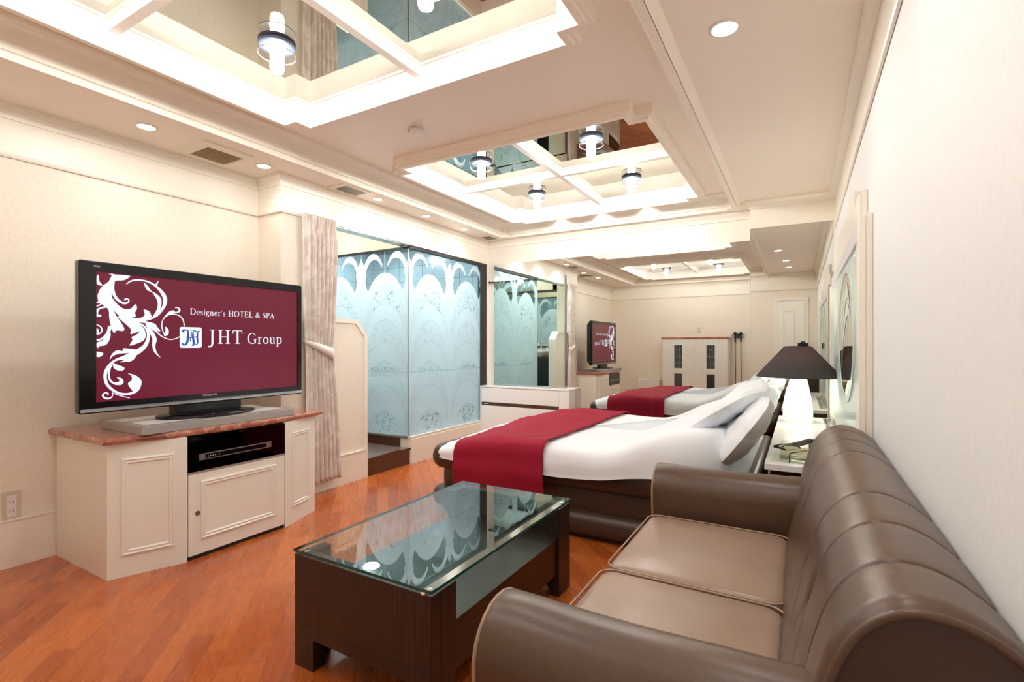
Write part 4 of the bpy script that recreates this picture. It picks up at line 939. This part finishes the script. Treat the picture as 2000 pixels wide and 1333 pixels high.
# tufted back
bp = [(-.060, .30), (-.045, .40), (-.022, .50), (.002, .60), (.024, .69), (.045, .755), (.075, .802), (.108, .828), (.140, .838), (.172, .834), (.205, .820), (.232, .800), (.243, .78), (.244, .70)]
def back_pt(s):
    n = len(bp) - 1; f = min(s * n, n - 1e-6); i = int(f); u = f - i
    a = Vector(bp[max(i - 1, 0)]); b = Vector(bp[i]); c = Vector(bp[i + 1]); d = Vector(bp[min(i + 2, n)])
    return .5 * ((2 * b) + (c - a) * u + (2 * a - 5 * b + 4 * c - d) * u * u + (3 * b - a - 3 * c + d) * u ** 3)
seams = [.975, 1.170, 1.385, 1.86, 2.07, 2.265]; SB = .29
butt = [(y, SB) for y in seams[1:3] + seams[3:5]] + [(seams[0] + .0, .22), (seams[5], .22)]
BY0, BY1 = SY0 - .015, SY1 + .005
def back_fn(u, v):
    s = v; y = BY0 + (BY1 - BY0) * u
    p = back_pt(s); e_ = .01; q = back_pt(min(1, s + e_)) - back_pt(max(0, s - e_)); nrm = Vector((-q.y, q.x)).normalized()
    d = 0.0
    for i, ys in enumerate(seams):
        dy = y - ys; s0 = SB if 0 < i < 5 else .20
        if s > s0 - .02:
            fade = min(1, max(0, (s - s0 + .02) / .05)) * (1 if s < .9 else max(0, (1 - s) / .1))
            d -= fade * (.0060 * math.exp(-(dy / .0042) ** 2) + .0022 * math.exp(-(dy / .022) ** 2))
        # diagonal creases under each button
        if s < s0:
            for sg in (-1, 1):
                dd = dy - sg * (s0 - s) * .62
                d -= .005 * math.exp(-(dd / .008) ** 2) * max(0, 1 - (s0 - s) / .22)
        d -= .016 * math.exp(-((dy / .022) ** 2 + ((s - s0) / .035) ** 2))
    d += .008 * math.sin(PI * min(1, s / .8))
    ed_ = min(u, 1 - u) * (BY1 - BY0)
    if ed_ < .03: d -= .012 * (1 - ed_ / .03) ** 2
    return (p.x + nrm.x * d + .008 * min(1, s * 1.5), y, p.y + nrm.y * d - (.028 - .016 * u) * min(1, s * 1.6))
bk = MB().grid(back_fn, 640, 110, True, True).build('backrest', M['leather'], t)
for y, s in butt:
    p = back_fn((y - BY0) / (BY1 - BY0), s)
    MB().loops([[(p[0] - h_ + .002, y + r_ * math.cos(2 * PI * k / 14), p[2] + r_ * math.sin(2 * PI * k / 14)) for k in range(14)] for r_, h_ in ((.011, 0), (.010, .005), (.005, .008))], True, False, True, True).build('button', M['leather'], bk)
# end panels of the back
for yy, sg, nm in ((BY0, -1, 'end_panel'), (BY1, 1, 'end_panel')):
    pr_ = [back_pt(i / 40) for i in range(41)]; cx_, cz_ = .10, .55
    lw_ = .028 if sg < 0 else .012
    def sh(k): return [(cx_ + .006 + (p.x - cx_) * k, cz_ + (p.y - cz_) * k - lw_ * min(1, i / 40 * 1.6)) for i, p in enumerate(pr_)]
    poly = sh(.965) + [(.20, .10), (-.07, .10)]
    mb = MB().prism(poly, 'y', yy - (.004 if sg < 0 else -.0), yy + (.03 if sg < 0 else .006) - (.026 if sg > 0 else 0)); o_ = mb.build(nm, M['leather_dark'], t)
    MB().tube([(p[0], yy + sg * .004, p[1]) for p in sh(.975)], .0065, 8).build('piping', M['leather'], o_)
MB().box(.06, .235, SY0 + .01, SY1 - .01, .08, .60).build('back_core', M['leather_dark'], t, bevel=.01)

# ================================================================== BED
BX0, BX1, BYN, BYF = -2.265, -.175, 2.745, 4.42
t = thing('bed', ((BX0 + BX1) / 2, (BYN + BYF) / 2, 0), 'double bed with a brown leather padded base and white duvet', 'bed')
def roll(z0, z1, ins, nm, r=.05, mat='leather_bed'):
    loops = []
    for k in range(9):
        a = -PI / 2 + PI * k / 8; o = ins + r * (1 - math.cos(a)) * .9; loops.append([(x, y, (z0 + z1) / 2 + (z1 - z0) / 2 * math.sin(a)) for x, y in rrect(BX0 + o, BX1 - o, BYN + o, BYF - o, .09, 8)])
    return MB().loops(loops, True, True, True, True).build(nm, M[mat], t)
MB().loops([[(x, y, z) for x, y in rrect(BX0 + .07, BX1 - .05, BYN + .07, BYF - .07, .05, 6)] for z in (0.0, .04)], True, True, True).build('plinth', M['leather_dark'], t)
roll(.03, .165, 0, 'lower_roll'); roll(.15, .305, .055, 'side_panel', .012); roll(.295, .455, 0, 'upper_roll')
def dv_h(x, y):
    """height of the bedding top above its flat level"""
    h = .010 * math.sin(x * 2.3 + 1) * math.sin(y * 1.9) + .016 * noise.noise(Vector((x * 1.7, y * 1.7, 3.1))) + .007 * noise.noise(Vector((x * 4 + y * 2, y * 7 - x * 3, 9))) + .003 * noise.noise(Vector((x * 9, y * 16, 4))) - .009 * abs(noise.noise(Vector((x * 3 + y * 2.5, y * 5 - x * 1.5, 7))))
    # broad rise in the middle of the far half and lower foot end
    h += .020 * math.exp(-((x + 1.55) / .5) ** 2) * math.exp(-((y - 3.9) / .5) ** 2) - .062 * max(0, min(1, (-1.70 - x) / .5)) ** 1.4
    s = max(0, min(1, (x + 1.02) / .52)); s = s * s * (3 - 2 * s); h += .175 * s * (1 + .12 * math.sin(y * 3.6))
    # shallow fold line running diagonally
    d = (y - 2.75) - (x + .95) * 1.2; h += .008 * math.exp(-(d / .07) ** 2) * s
    return h
DXN0, DXN1, DYN, DYF = -2.235, -.33, 2.700, 4.455    # outer hem rectangle
ZH = .535
prof = [(0.0, -.155), (.004, -.13), (-.004, -.10), (.002, -.07), (.008, -.045), (.024, -.020), (.05, -.006), (.09, .002), (.14, .006)]
def duvet():
    mb = MB(); loops = []; NP2 = 22
    def rr(o):
        r = max(.20 - o * .5, .03); return rrect(DXN0 + o, DXN1 - min(o, .03) * .8, DYN + o, DYF - o, r, 10)
    base_ = rr(0); cnt = [36 if (Vector(base_[i]) - Vector(base_[(i + 1) % len(base_)])).length > .3 else 1 for i in range(len(base_))]
    def densify(pts, m=6):
        out = []; n = len(pts)
        for i in range(n):
            a = Vector(pts[i]); b = Vector(pts[(i + 1) % n]); k = cnt[i]
            for j in range(k): out.append(a.lerp(b, j / k))
        return out
    H_ = (DYF - DYN) / 2
    offs = [(o, dz) for o, dz in prof] + [(.14 + (H_ - .15) * k / NP2, .006) for k in range(1, NP2 + 1)]
    ref = densify(rr(0))
    cyc = (DYN + DYF) / 2
    for o, dz in offs:
        pts = densify(rr(o)); l = []
        for i, p in enumerate(pts):
            x, y = p.x, p.y; wv = min(1, max(0, (dz + .155) / .15))
            hem = 1 - wv
            if hem > 0:
                wob = .010 * noise.noise(Vector((x * 4, y * 4, 1))) + .006 * math.sin(x * 17 + y * 9); out_n = 1 if y < cyc else -1
                if abs(y - (DYN if y < cyc else DYF)) < .25: y -= out_n * wob * hem
            foot = max(0, min(1, (-1.9 - x) / .3))
            z = ZH + dz * (1 - .25 * foot) + dv_h(x, y) * (.35 + .65 * wv) + hem * (.012 * math.sin(x * 6) + .010 * noise.noise(Vector((x * 3, 0, 2))))
            if abs(y - DYN) < .3: y += .012 * (abs(noise.noise(Vector((x * 7 + z * 3, z * 9, 5)))) - .3) * (1 - abs(2 * wv - 1) * .6)
            # gather towards the head on the near side
            l.append((x, y, z))
        loops.append(l)
    mb.loops(loops, True, False, True, True); return mb.build('duvet', M['linen'], t)
duvet()
MB().loops([[(x, y, z) for x, y in rrect(BX0 + .06 + o, BX1 - .02 - o, BYN + .03 + o, BYF - .03 - o, .08, 6)] for o, z in ((.05, .44), (.05, .45), (.05, .46), (.06, .465))], True, True, True, True).build('mattress', M['linen'], t)
# burgundy bed runner
rn = MB(); RX0, RX1 = -1.995, -1.335
def runner_fn(u, v):
    x = RX0 + (RX1 - RX0) * u
    tot = 2.9; a = v
    # path: near hang -> top -> far hang
    if a < .2:
        s = a / .2; y = DYN - .016 - .010 * math.sin(s * 3) + .012 * (1 - s) * math.sin(x * 13 + 2); zz = .225 + (.475 - .225) * s + dv_h(x, DYN) * s
        y += .004 * math.sin(s * 9)
        return (x + .010 * (1 - s) * (1 if u > .5 else -1) * abs(u - .5) * 2, y, zz)
    if a > .9:
        s = (1 - a) / .1; return (x, DYF + .016, .30 + (.475 - .30) * s + dv_h(x, DYF) * s)
    s = (a - .2) / .7
    # rounded shoulders
    L = DYF - DYN; R_ = .09
    y = DYN - .014 + s * (L + .028); dn = min(y - (DYN - .014), DYF + .014 - y)
    zz = ZH + .026 + dv_h(x, min(max(y, DYN), DYF))
    if dn < R_: zz -= R_ * .75 * (1 - math.sqrt(max(0, 1 - (1 - dn / R_) ** 2)))
    return (x, y, zz + .0015 * noise.noise(Vector((x * 12, y * 12, 0))))
o = MB().grid(runner_fn, 40, 200, True, False).build('bed_runner', M['runner'], None, solid=.006)
tag(o, 'burgundy bed runner draped across the foot of the white duvet', 'bed runner'); recenter(o)
# pillows
def pillow(c, rotm, sx, sy, sz, label, mat='linen', seed=0, grp='pillows at the head of the bed', under=None):
    mb = MB(); N = 28
    def pf(side):
        def fn(u, v):
            a = 2 * u - 1; b = 2 * v - 1
            ea = 1 - abs(a) ** 2.2; eb = 1 - abs(b) ** 2.2; h = (max(0, ea) * max(0, eb)) ** .38
            k = (1 - .06 * a * a - .12 * abs(a) ** 4 + .03 * noise.noise(Vector((a * 3, b, seed + 8)))) * (1 - .05 * (1 - abs(b)) * abs(a) ** 3); k2 = (1 - .05 * b * b - .13 * abs(b) ** 4 + .04 * noise.noise(Vector((b * 3, a, seed + 5)))) * (1 - .05 * (1 - abs(a)) * abs(b) ** 3)
            z = side * sz * h * (1 + .25 * noise.noise(Vector((a * 2, b * 2, seed)))) + .014 * noise.noise(Vector((a * 3 + b * 2, b * 4, seed + 3))) * h + .006 * noise.noise(Vector((a * 9, b * 5, seed))) * h
            return Vector(c) + rotm @ Vector((a * sx * k2, b * sy * k, z))
        return fn
    t_ = thing('pillow', tuple(Vector(c)), label, 'pillow', grp)
    mb.grid(pf(1), N, N); mb.build('front', M[mat], t_)
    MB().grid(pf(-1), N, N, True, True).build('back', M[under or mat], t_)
    return t_
def rm(tilt, yaw=0, rollx=0): return Matrix.Rotation(R(yaw), 3, 'Z') @ Matrix.Rotation(R(-tilt), 3, 'Y') @ Matrix.Rotation(R(rollx), 3, 'X')
pillow((-.275, 3.12, .675), rm(54, 3, 0), .215, .37, .080, 'near white pillow leaning on the console, its underside painted grey for shade', seed=1, under='linen_shade')
pillow((-.365, 3.20, .770), rm(34, -5, -3), .20, .36, .066, 'white pillow on top of the near pillow with the shade-painted back', seed=2)
pillow((-.275, 3.98, .675), rm(54, 0, 0), .215, .37, .080, 'white pillow on the far side of the bed, next to the mirror', seed=3)
pillow((-.365, 3.93, .770), rm(34, 4, 3), .20, .35, .066, 'upper white pillow of the far pair, partly hidden by the lamp', seed=4)

# ================================================================== BEDHEAD CONSOLE, LAMP
CX0, CX1, CY0, CY1, CZ = -.152, .222, 2.71, 4.62, .58
t = thing('bedside_console', ((CX0 + CX1) / 2, (CY0 + CY1) / 2, 0), 'long white-topped console between the bed head and the right wall', 'console')
MB().box(CX0, CX1, CY0, CY1, CZ - .032, CZ).build('top', M['white_lacquer'], t, bevel=.003)
MB().box(CX0 + .01, CX1, CY0 + .03, CY1, .0, .40).build('carcass', M['wood_brown'], t, bevel=.002)
MB().box(CX0 + .01, CX1, CY0 + .30, CY1 - .03, .40, CZ - .032).build('upper_box', M['wood_brown'], t)
MB().box(.15, CX1, CY0 + .01, CY0 + .30, .40, CZ - .032).build('side_cheek', M['white_lacquer'], t)
for k in range(2): MB().box(CX0 + .03, CX1 - .03, CY1, CY1 + .012, .38 + k * .08, .40 + k * .08).build('drawer_edge', M['black_matt'], t)
MB().lathe([(.001, 0), (.004, 0), (.003, .003), (.001, .003)], (-.085, CY0 - .0005, CZ - .02), 8).build('screw', M['black_matt'], t)
for k in range(3):
    xr_, zr_ = .160 + k * .024, CZ + .022 + (.022 if k == 1 else 0)
    o = MB().tube([(xr_, 3.45, zr_), (xr_, 4.56, zr_)], .0125, 14).build('glass_rod', M['acrylic'])
    MB().tube([(xr_, 3.435, zr_), (xr_, 3.46, zr_)], .0132, 14).tube([(xr_, 4.55, zr_), (xr_, 4.575, zr_)], .0132, 14).build('end_cap', M['chrome'], o) if False else None
    tag(o, ('clear rod on the white console, farthest from the wall of three', 'clear rod on the white console, raised middle one of three', 'clear rod on the white console, closest to the wall of three')[k], 'rod', 'clear rods on the console'); recenter(o)
o = MB().box(.148, .220, 3.50, 3.53, CZ, CZ + .010).box(.148, .220, 4.48, 4.51, CZ, CZ + .010).box(.150, .218, 3.53, 4.48, CZ, CZ + .004).build('rod_holder', M['silver']); tag(o, 'thin silver holder under the clear rods on the console', 'holder'); recenter(o)
LX, LY = -.018, 4.33
t = thing('table_lamp', (LX, LY, CZ), 'table lamp with glowing white ribbed body and wide dark conical shade', 'lamp')
bd = [(.001, 0), (.085, 0), (.097, .004), (.099, .03), (.098, .08), (.094, .13), (.087, .18), (.077, .23), (.064, .275), (.050, .31), (.036, .335), (.024, .345), (.001, .347)]
MB().lathe(bd, (LX, LY, CZ), 96, True, .008, 24).build('body', M['lampbody'], t)
sh_ = MB().lathe([(.283, .337), (.091, .562), (.089, .562), (.281, .337), (.283, .337)], (LX, LY, CZ), 64, caps=False).build('lamp_shade', M['shade'], t)
MB().lathe([(.2835, .334), (.2835, .339), (.2800, .339), (.2800, .334), (.2835, .334)], (LX, LY, CZ), 64, caps=False).lathe([(.0920, .560), (.0920, .564), (.0885, .564), (.0885, .560), (.0920, .560)], (LX, LY, CZ), 64, caps=False).build('rim', M['black_matt'], sh_)
MB().lathe([(.001, .345), (.012, .345), (.012, .39), (.001, .39)], (LX, LY, CZ), 12).build('socket', M['black_matt'], t)
MB().lathe([(.001, .39), (.014, .40), (.030, .455), (.028, .49), (.001, .51)], (LX, LY, CZ), 16).build('bulb', emit('bulb_glass', (1, .88, .74), 260), t)

# small things on the console
t = thing('acrylic_stand', (-.02, 2.88, CZ), 'clear acrylic menu stand lying on the near end of the console', 'stand')
A = Matrix.Rotation(R(-8), 3, 'Z')
MB().obox((-.01, 2.90, CZ + .045), A @ Matrix.Rotation(R(9), 3, 'X'), .095, .13, .002).build('clear_cover', M['acrylic'], t)
MB().obox((-.01, 2.895, CZ + .006), A, .10, .13, .005).build('clear_base', M['acrylic'], t)
MB().obox((-.01, 2.775, CZ + .020), A, .098, .004, .018).build('front_lip', M['acrylic'], t)
MB().obox((-.005, 2.93, CZ + .028), A @ Matrix.Rotation(R(6), 3, 'X'), .08, .085, .0008).build('leaflet', plain('leaflet_paper', (.72, .66, .45), .6, var=.15), t)
t = thing('headset', (-.03, 2.87, CZ + .055), 'thin black wired headset lying on the acrylic stand', 'headset')
g = MB()
g.tube([(-.115, 2.84, CZ + .062), (-.09, 2.845, CZ + .072), (-.05, 2.86, CZ + .078), (-.02, 2.87, CZ + .074), (.0, 2.86, CZ + .060)], [.005, .003, .0022, .003, .004], 8)
g.tube([(-.115, 2.84, CZ + .062), (-.09, 2.825, CZ + .060), (-.062, 2.81, CZ + .054)], [.0065, .006, .004], 8)
g.build('frame', M['black_matt'], t)
g = MB().tube([(-.062, 2.81, CZ + .054), (-.03, 2.83, CZ + .056), (.01, 2.84, CZ + .055), (.04, 2.85, CZ + .056), (.05, 2.865, CZ + .06)], .0016, 6)
g.tube([(-.045, 2.775, CZ + .045), (-.03, 2.78, CZ + .050), (0, 2.80, CZ + .054), (.025, 2.815, CZ + .055)], .0022, 6)
g.tube([(-.045, 2.775, CZ + .045), (-.046, 2.757, CZ + .02), (-.046, 2.752, CZ + .004)], .0028, 6).build('cable', M['black_matt'], t)
g = MB().lathe([(.001, 0), (.009, .002), (.010, .016), (.006, .022), (.001, .023)], (.045, 2.865, CZ + .055), 14)
g.lathe([(.001, 0), (.012, .002), (.012, .008), (.001, .010)], (.055, 2.845, CZ + .054), 12).build('earpiece', M['black_matt'], t)
t = thing('remote_control', (-.01, 3.12, CZ + .001), 'black remote control behind the acrylic stand', 'remote control')
Ar = Matrix.Rotation(R(62), 3, 'Z')
MB().obox((-.012, 3.15, CZ + .03), Matrix.Rotation(R(-58), 3, 'Z') @ Matrix.Rotation(R(14), 3, 'X'), .022, .085, .009).build('body', M['black'], t, bevel=.004)
MB().tube([(.045, 3.14, CZ + .030), (.075, 3.165, CZ + .036)], .011, 12).build('knob', M['black_matt'], t)
MB().obox((-.012, 3.15, CZ + .0415), Matrix.Rotation(R(-58), 3, 'Z') @ Matrix.Rotation(R(14), 3, 'X'), .004, .004, .001).build('button', M['silver'], t)
t = thing('telephone', (.03, 2.80, .40), 'grey telephone handset with coiled cord on the shelf under the console top', 'telephone')
MB().obox((.03, 2.83, .435), Matrix.Rotation(R(12), 3, 'Z') @ Matrix.Rotation(R(8), 3, 'X'), .085, .10, .030).build('cradle', plain('phone_dark', (.03, .035, .05), .4), t, bevel=.01, seg=3)
MB().tube([(-.065, 2.775, .482), (-.04, 2.765, .500), (0, 2.76, .507), (.05, 2.765, .500), (.085, 2.78, .478)], [.018, .022, .019, .022, .018], 14).build('handset', plain('phone_grey', (.36, .40, .46), .35), t)
MB().tube([(-.10 - .028 * math.cos(k * .09) * 0 + .0012 * k * -0.25, 2.80 + .007 * math.cos(k * 1.1), .455 + .007 * math.sin(k * 1.1) + .0002 * k) if False else (-.125 + .0011 * k, 2.765 + .007 * math.cos(k * 1.05), .462 + .0002 * k + .007 * math.sin(k * 1.05)) for k in range(90)], .0018, 5).build('coiled_cord', plain('phone_cord', (.03, .045, .07), .4), t)

# ------------------------------------------------------------------ stepped wall panel with etched oval mirror (right wall)
t = thing('wall_mirror_panel', (XR, 3.5, .62), 'stepped cream wall panel with frosted glass and an oval mirror, over the console', 'mirror panel')
xw = XR
steps = [(2.44, .40), (4.74, .40), (4.74, 1.62), (4.55, 1.62), (4.55, 1.80), (4.30, 1.80), (4.30, 1.90), (2.95, 1.90), (2.95, 1.82), (2.62, 1.82), (2.62, 1.68), (2.44, 1.68)]
MB().prism(steps, 'x', xw - .022, xw - .001).build('back_board', M['trim'], t)
MB().box(xw - .048, xw - .022, 2.44, 2.53, .40, 1.675).build('stile', M['trim'], t, bevel=.004)
MB().box(xw - .048, xw - .022, 4.66, 4.74, .40, 1.62).build('stile', M['trim'], t, bevel=.004)
MB().box(xw - .034, xw - .022, 2.62, 2.72, 1.675, 1.80).build('upper_stile', M['trim'], t, bevel=.003)
MB().box(xw - .040, xw - .022, 2.53, 4.66, 1.60, 1.675).build('top_rail', plain('lilac_strip', (.66, .62, .64), .35), t)
gm, gnt, gb = newmat('frosted_mint_glass'); setc(gb, (.60, .74, .69), .35, coat=.4); M['mint'] = gm
MB().box(xw - .030, xw - .024, 2.53, 4.66, .62, 1.60).build('frosted_glass', M['mint'], t)
oc, oz, oy_, ozr = 3.30, 1.21, .52, .37
def oval(ky, kz, x, n=64, dy=0): return [(x, oc + dy + oy_ * ky * math.cos(2 * PI * k / n), oz + ozr * kz * math.sin(2 * PI * k / n)) for k in range(n)]
MB().loops([oval(1, 1, xw - .030), oval(1, 1, xw - .037), oval(.93, .90, xw - .039), oval(.93, .90, xw - .036)], True, False, False, False).build('bevelled_ring', M['mint'], t)
MB().loops([oval(.93, .90, xw - .0365)], True).add(oval(.93, .90, xw - .0372), [tuple(range(64))[::-1]]).build('oval_mirror', M['mirror'], t)
dd = MB()
for (a, b, c, d) in ((.55, .05, .35, .88), (.25, -.20, .15, .86)):
    pts = []
    n = 24
    for k in range(n + 1):
        s = k / n; pts.append((oc + oy_ * (-.62 + 1.15 * s), oz + ozr * (.75 * math.sin(PI * (s * .9 + .05)) ** 1.0 * c * 2.2 - .9 * (s ** 2) * d + .2), .010 + .075 * math.sin(PI * s)))
    P_ = pts; L = [(xw - .0385, p[0], p[1] + p[2] / 2) for p in P_]; Rr = [(xw - .0385, p[0], p[1] - p[2] / 2) for p in P_]
    dd.loops([L, Rr], False)
dd.build('etched_band', M['mint'], t)

# ------------------------------------------------------------------ curtain with tie-back
t = thing('curtain', (-3.235, 2.64, .08), 'beige satin curtain gathered by a tie-back at the edge of the opening', 'curtain')
def cur(u, v):
    z = .085 + (2.150 - .085) * v
    tie = 1.14
    # edges (Y) of the curtain at height z
    def lerp(a, b, s): return a + (b - a) * s
    if z > tie:
        s = (z - tie) / (2.15 - tie); e0 = lerp(2.500, 2.470, s ** .6); e1 = lerp(2.735, 2.785, s ** .45)
    else:
        s = (tie - z) / (tie - .085); e0 = lerp(2.500, 2.500, s); e1 = lerp(2.735, 2.815, s ** .7)
    amp = .020 + .010 * min(1, abs(z - tie) / .6)
    if z > 1.98: ph = 11
    ph = 7.5
    head = max(0, min(1, (z - 1.99) / .10))
    w1 = math.sin(2 * PI * ph * u + .6 * math.sin(z * 1.7)); w1 = math.copysign(abs(w1) ** .75, w1)
    w2 = math.sin(2 * PI * 12 * u); w2 = math.copysign(abs(w2) ** .5, w2)
    x = -3.232 + amp * w1 * (1 - head) + .014 * w2 * head
    # wide flat first fold at the wall side
    if u < .28: x = x * (u / .28) + (-3.245 + .006 * math.sin(z * 3)) * (1 - u / .28)
    y = e0 + (e1 - e0) * (u + .012 * math.sin(2 * PI * ph * u + 1.2))
    x = max(x, -3.268)
    return (x, y, z + .006 * math.sin(u * 40) * (1 if v < .01 else 0))
MB().grid(cur, 220, 60, True, True).build('panel', M['curtain'], t, solid=.002)
tb = []
for k in range(17):
    s = k / 16; a = -.15 + s * 1.0
    yy = 2.495 + .255 * s; zc = 1.185 - .11 * s ** .8; hw = .008 + .038 * s ** .6; xx = -3.262 + .066 * math.sin(PI / 2 * min(1, s * 2.2)) - (.05 * ((s - .85) / .15) ** 2 if s > .85 else 0)
    tb.append([(xx, yy, zc + hw), (xx + .006, yy, zc), (xx, yy, zc - hw)])
MB().loops([[l[i] for l in tb] for i in range(3)], False, smooth=True).build('tie_back', make_cloth('tieback', (.76, .69, .65), .55, 300, .05), t, solid=.003)
MB().tube([(-3.278, 2.503, 1.183), (-3.262, 2.500, 1.186), (-3.258, 2.508, 1.178)], .004, 8).build('tie_hook', M['chrome'], t)

# ------------------------------------------------------------------ behind the camera (seen in the mirrors)
t = thing('cupboard', (-1.77, -.07, 0), 'white two-door cupboard with red marble top, seen in the far mirror', 'cupboard')
KX0, KX1, KY = -2.37, -1.17, .115
MB().box(KX0, KX1, YB + .002, KY, .0, 1.275).build('carcass', M['cabinet'], t)
MB().box(KX0 - .02, KX1 + .02, YB + .002, KY + .03, 1.275, 1.31).build('marble_top', M['marble'], t, bevel=.01, seg=3)
xm = (KX0 + KX1) / 2
for s in (0, 1):
    a, b = (KX0 + .01, xm - .003) if s == 0 else (xm + .003, KX1 - .01); wc = (a + b) / 2; 
    w0, w1 = wc - .075, wc + .075
    d = MB()
    for (xa, xb_, za, zb) in ((a, w0, .03, 1.265), (w1, b, .03, 1.265), (w0, w1, 1.155, 1.265), (w0, w1, .60, .705), (w0, w1, .03, .16)): d.box(xa, xb_, KY, KY + .02, za, zb)
    dd_ = d.build('door', M['cabinet'], t)
    MB().box(w0, w1, KY + .004, KY + .012, .705, 1.155).box(w0, w1, KY + .004, KY + .012, .16, .60).build('leaded_glass', plain('cupboard_glass_%s' % 'ab'[s], (.05, .06, .055), .08, coat=.5), dd_)
    lead = MB()
    for z in (.80, .93, 1.06): lead.box(w0, w1, KY + .012, KY + .015, z, z + .005)
    for x in (-.03, .03): lead.box(wc + x - .002, wc + x + .002, KY + .012, KY + .015, .705, 1.155)
    lead.tube([(wc + .028 * math.cos(2 * PI * k / 20), KY + .014, 1.0 + .09 * math.sin(2 * PI * k / 20)) for k in range(20)], .0025, 5, closed=True)
    lead.build('lead_strips', M['silver'], dd_)
    kx = xm + (-.04 if s == 0 else .04)
    MB().loops([[(kx + r_ * math.cos(2 * PI * k / 14), KY + o_, .98 + r_ * math.sin(2 * PI * k / 14)) for k in range(14)] for r_, o_ in ((.004, .02), (.004, .03), (.009, .036), (.006, .043))], True, False, True, True).build('knob', M['chrome'], dd_)
mic = None
for i, x in enumerate((-1.085, -.985)):
    if mic is None:
        m_ = thing('microphone', (x, YB + .05, 1.30), '', 'microphone'); mic = m_
        MB().lathe([(.001, .11), (.020, .10), (.027, .075), (.024, .05), (.016, .04), (.014, -.06), (.011, -.10), (.001, -.101)], (x, YB + .05, 1.30), 20).build('body', M['black_matt'], m_)
        MB().tube([(x, YB + .05, 1.20), (x, YB + .05, 1.0), (x + .008, YB + .045, .6), (x, YB + .04, .2), (x, YB + .05, .02)], .006, 8).build('cord', M['black_matt'], m_)
        MB().tube([(x + .008 * math.cos(k * .8), YB + .05 + .008 * math.sin(k * .8), 1.08 - k * .0085) for k in range(120)], .0022, 4).build('chain', M['silver'], m_)
        o = m_
    else:
        o = copy_tree(mic); o.location = (x, YB + .05, 1.30)
    o['label'] = ('black microphone hanging on the back wall beside the cupboard, seen in the mirror', 'black microphone hanging farther from the cupboard, seen in the mirror')[i]; o['category'] = 'microphone'; o['group'] = 'microphones on the back wall'
t = thing('microphone_holder', (-1.035, YB, 1.34), 'black ring bracket holding the two microphones on the back wall', 'holder')
MB().tube([(-1.035 + .11 * math.cos(2 * PI * k / 28), YB + .035, 1.335 + .045 * math.sin(2 * PI * k / 28)) for k in range(28)], .005, 6, closed=True).box(-1.06, -1.01, YB + .001, YB + .03, 1.30, 1.37).build('bracket', M['black_matt'], t)
o = MB().box(-1.78, -1.71, YB + .001, YB + .008, 1.39, 1.51).build('switch_plate', M['outlet'], None, bevel=.002); tag(o, 'beige switch plate above the cupboard on the back wall', 'switch'); recenter(o)
o = MB().box(-2.90, -2.46, YB + .022, .02, .0, .455).build('storage_box', M['white_lacquer'], None, bevel=.01, seg=3); tag(o, 'low white box on the floor left of the cupboard, seen in the far mirror', 'box'); recenter(o)
# white panel door in the back wall
d1 = MB().box(-.345, .06, YB + .004, YB + .030, .01, 1.93).build('door_1', M['cabinet']); struct(d1)
dp = frame_on((-.09, YB + .030), (-.27, YB + .030), .95, 1.76, .0, .022, 'panel_moulding', d1, M['cabinet'])
dfm = MB(); dfm.box(-.40, -.347, YB + .002, YB + .022, 0, 1.985).box(.062, .115, YB + .002, YB + .022, 0, 1.985).box(-.347, .062, YB + .002, YB + .022, 1.935, 1.985)
struct(dfm.build('trim_12', M['trim']))
# the photographer's camera on its tripod
t = thing('camera', (0, -.10, 0), 'black camera on a tripod, its top seen in the mirror just above the lampshade', 'camera')
Rc = Matrix.Rotation(R(29.95), 3, 'Z')
MB().obox(Vector((0, 0, 1.15)) + Rc @ Vector((0, -.075, -.005)), Rc, .080, .030, .048).build('body', M['black_matt'], t, bevel=.012, seg=3)
MB().obox(Vector((0, 0, 1.15)) + Rc @ Vector((0, -.072, .052)), Rc, .026, .028, .018).build('viewfinder', M['black_matt'], t, bevel=.010, seg=3)
l_ = MB(); l_.loops([[tuple(Vector((0, 0, 1.15)) + Rc @ Vector((r_ * math.cos(2 * PI * k / 24), o_, r_ * math.sin(2 * PI * k / 24)))) for k in range(24)] for o_, r_ in ((-.045, .034), (-.045, .038), (-.012, .040), (-.012, .030), (-.020, .001))], True, False, False, True)
l_.build('lens', M['black'], t)
tp = Vector((0, 0, 1.15)) + Rc @ Vector((0, -.075, -.06))
MB().box(tp.x - .02, tp.x + .02, tp.y - .02, tp.y + .02, 1.06, 1.10).tube([(tp.x, tp.y, 1.06), (tp.x, tp.y, .62)], .014, 10).build('tripod_column', M['black_matt'], t)
for a in (70, 190, 310):
    MB().tube([(tp.x, tp.y, 1.0), (tp.x + .16 * math.cos(R(a)), tp.y + .16 * math.sin(R(a)), .01)], [.013, .009], 8).build('tripod_leg', M['black_matt'], t)
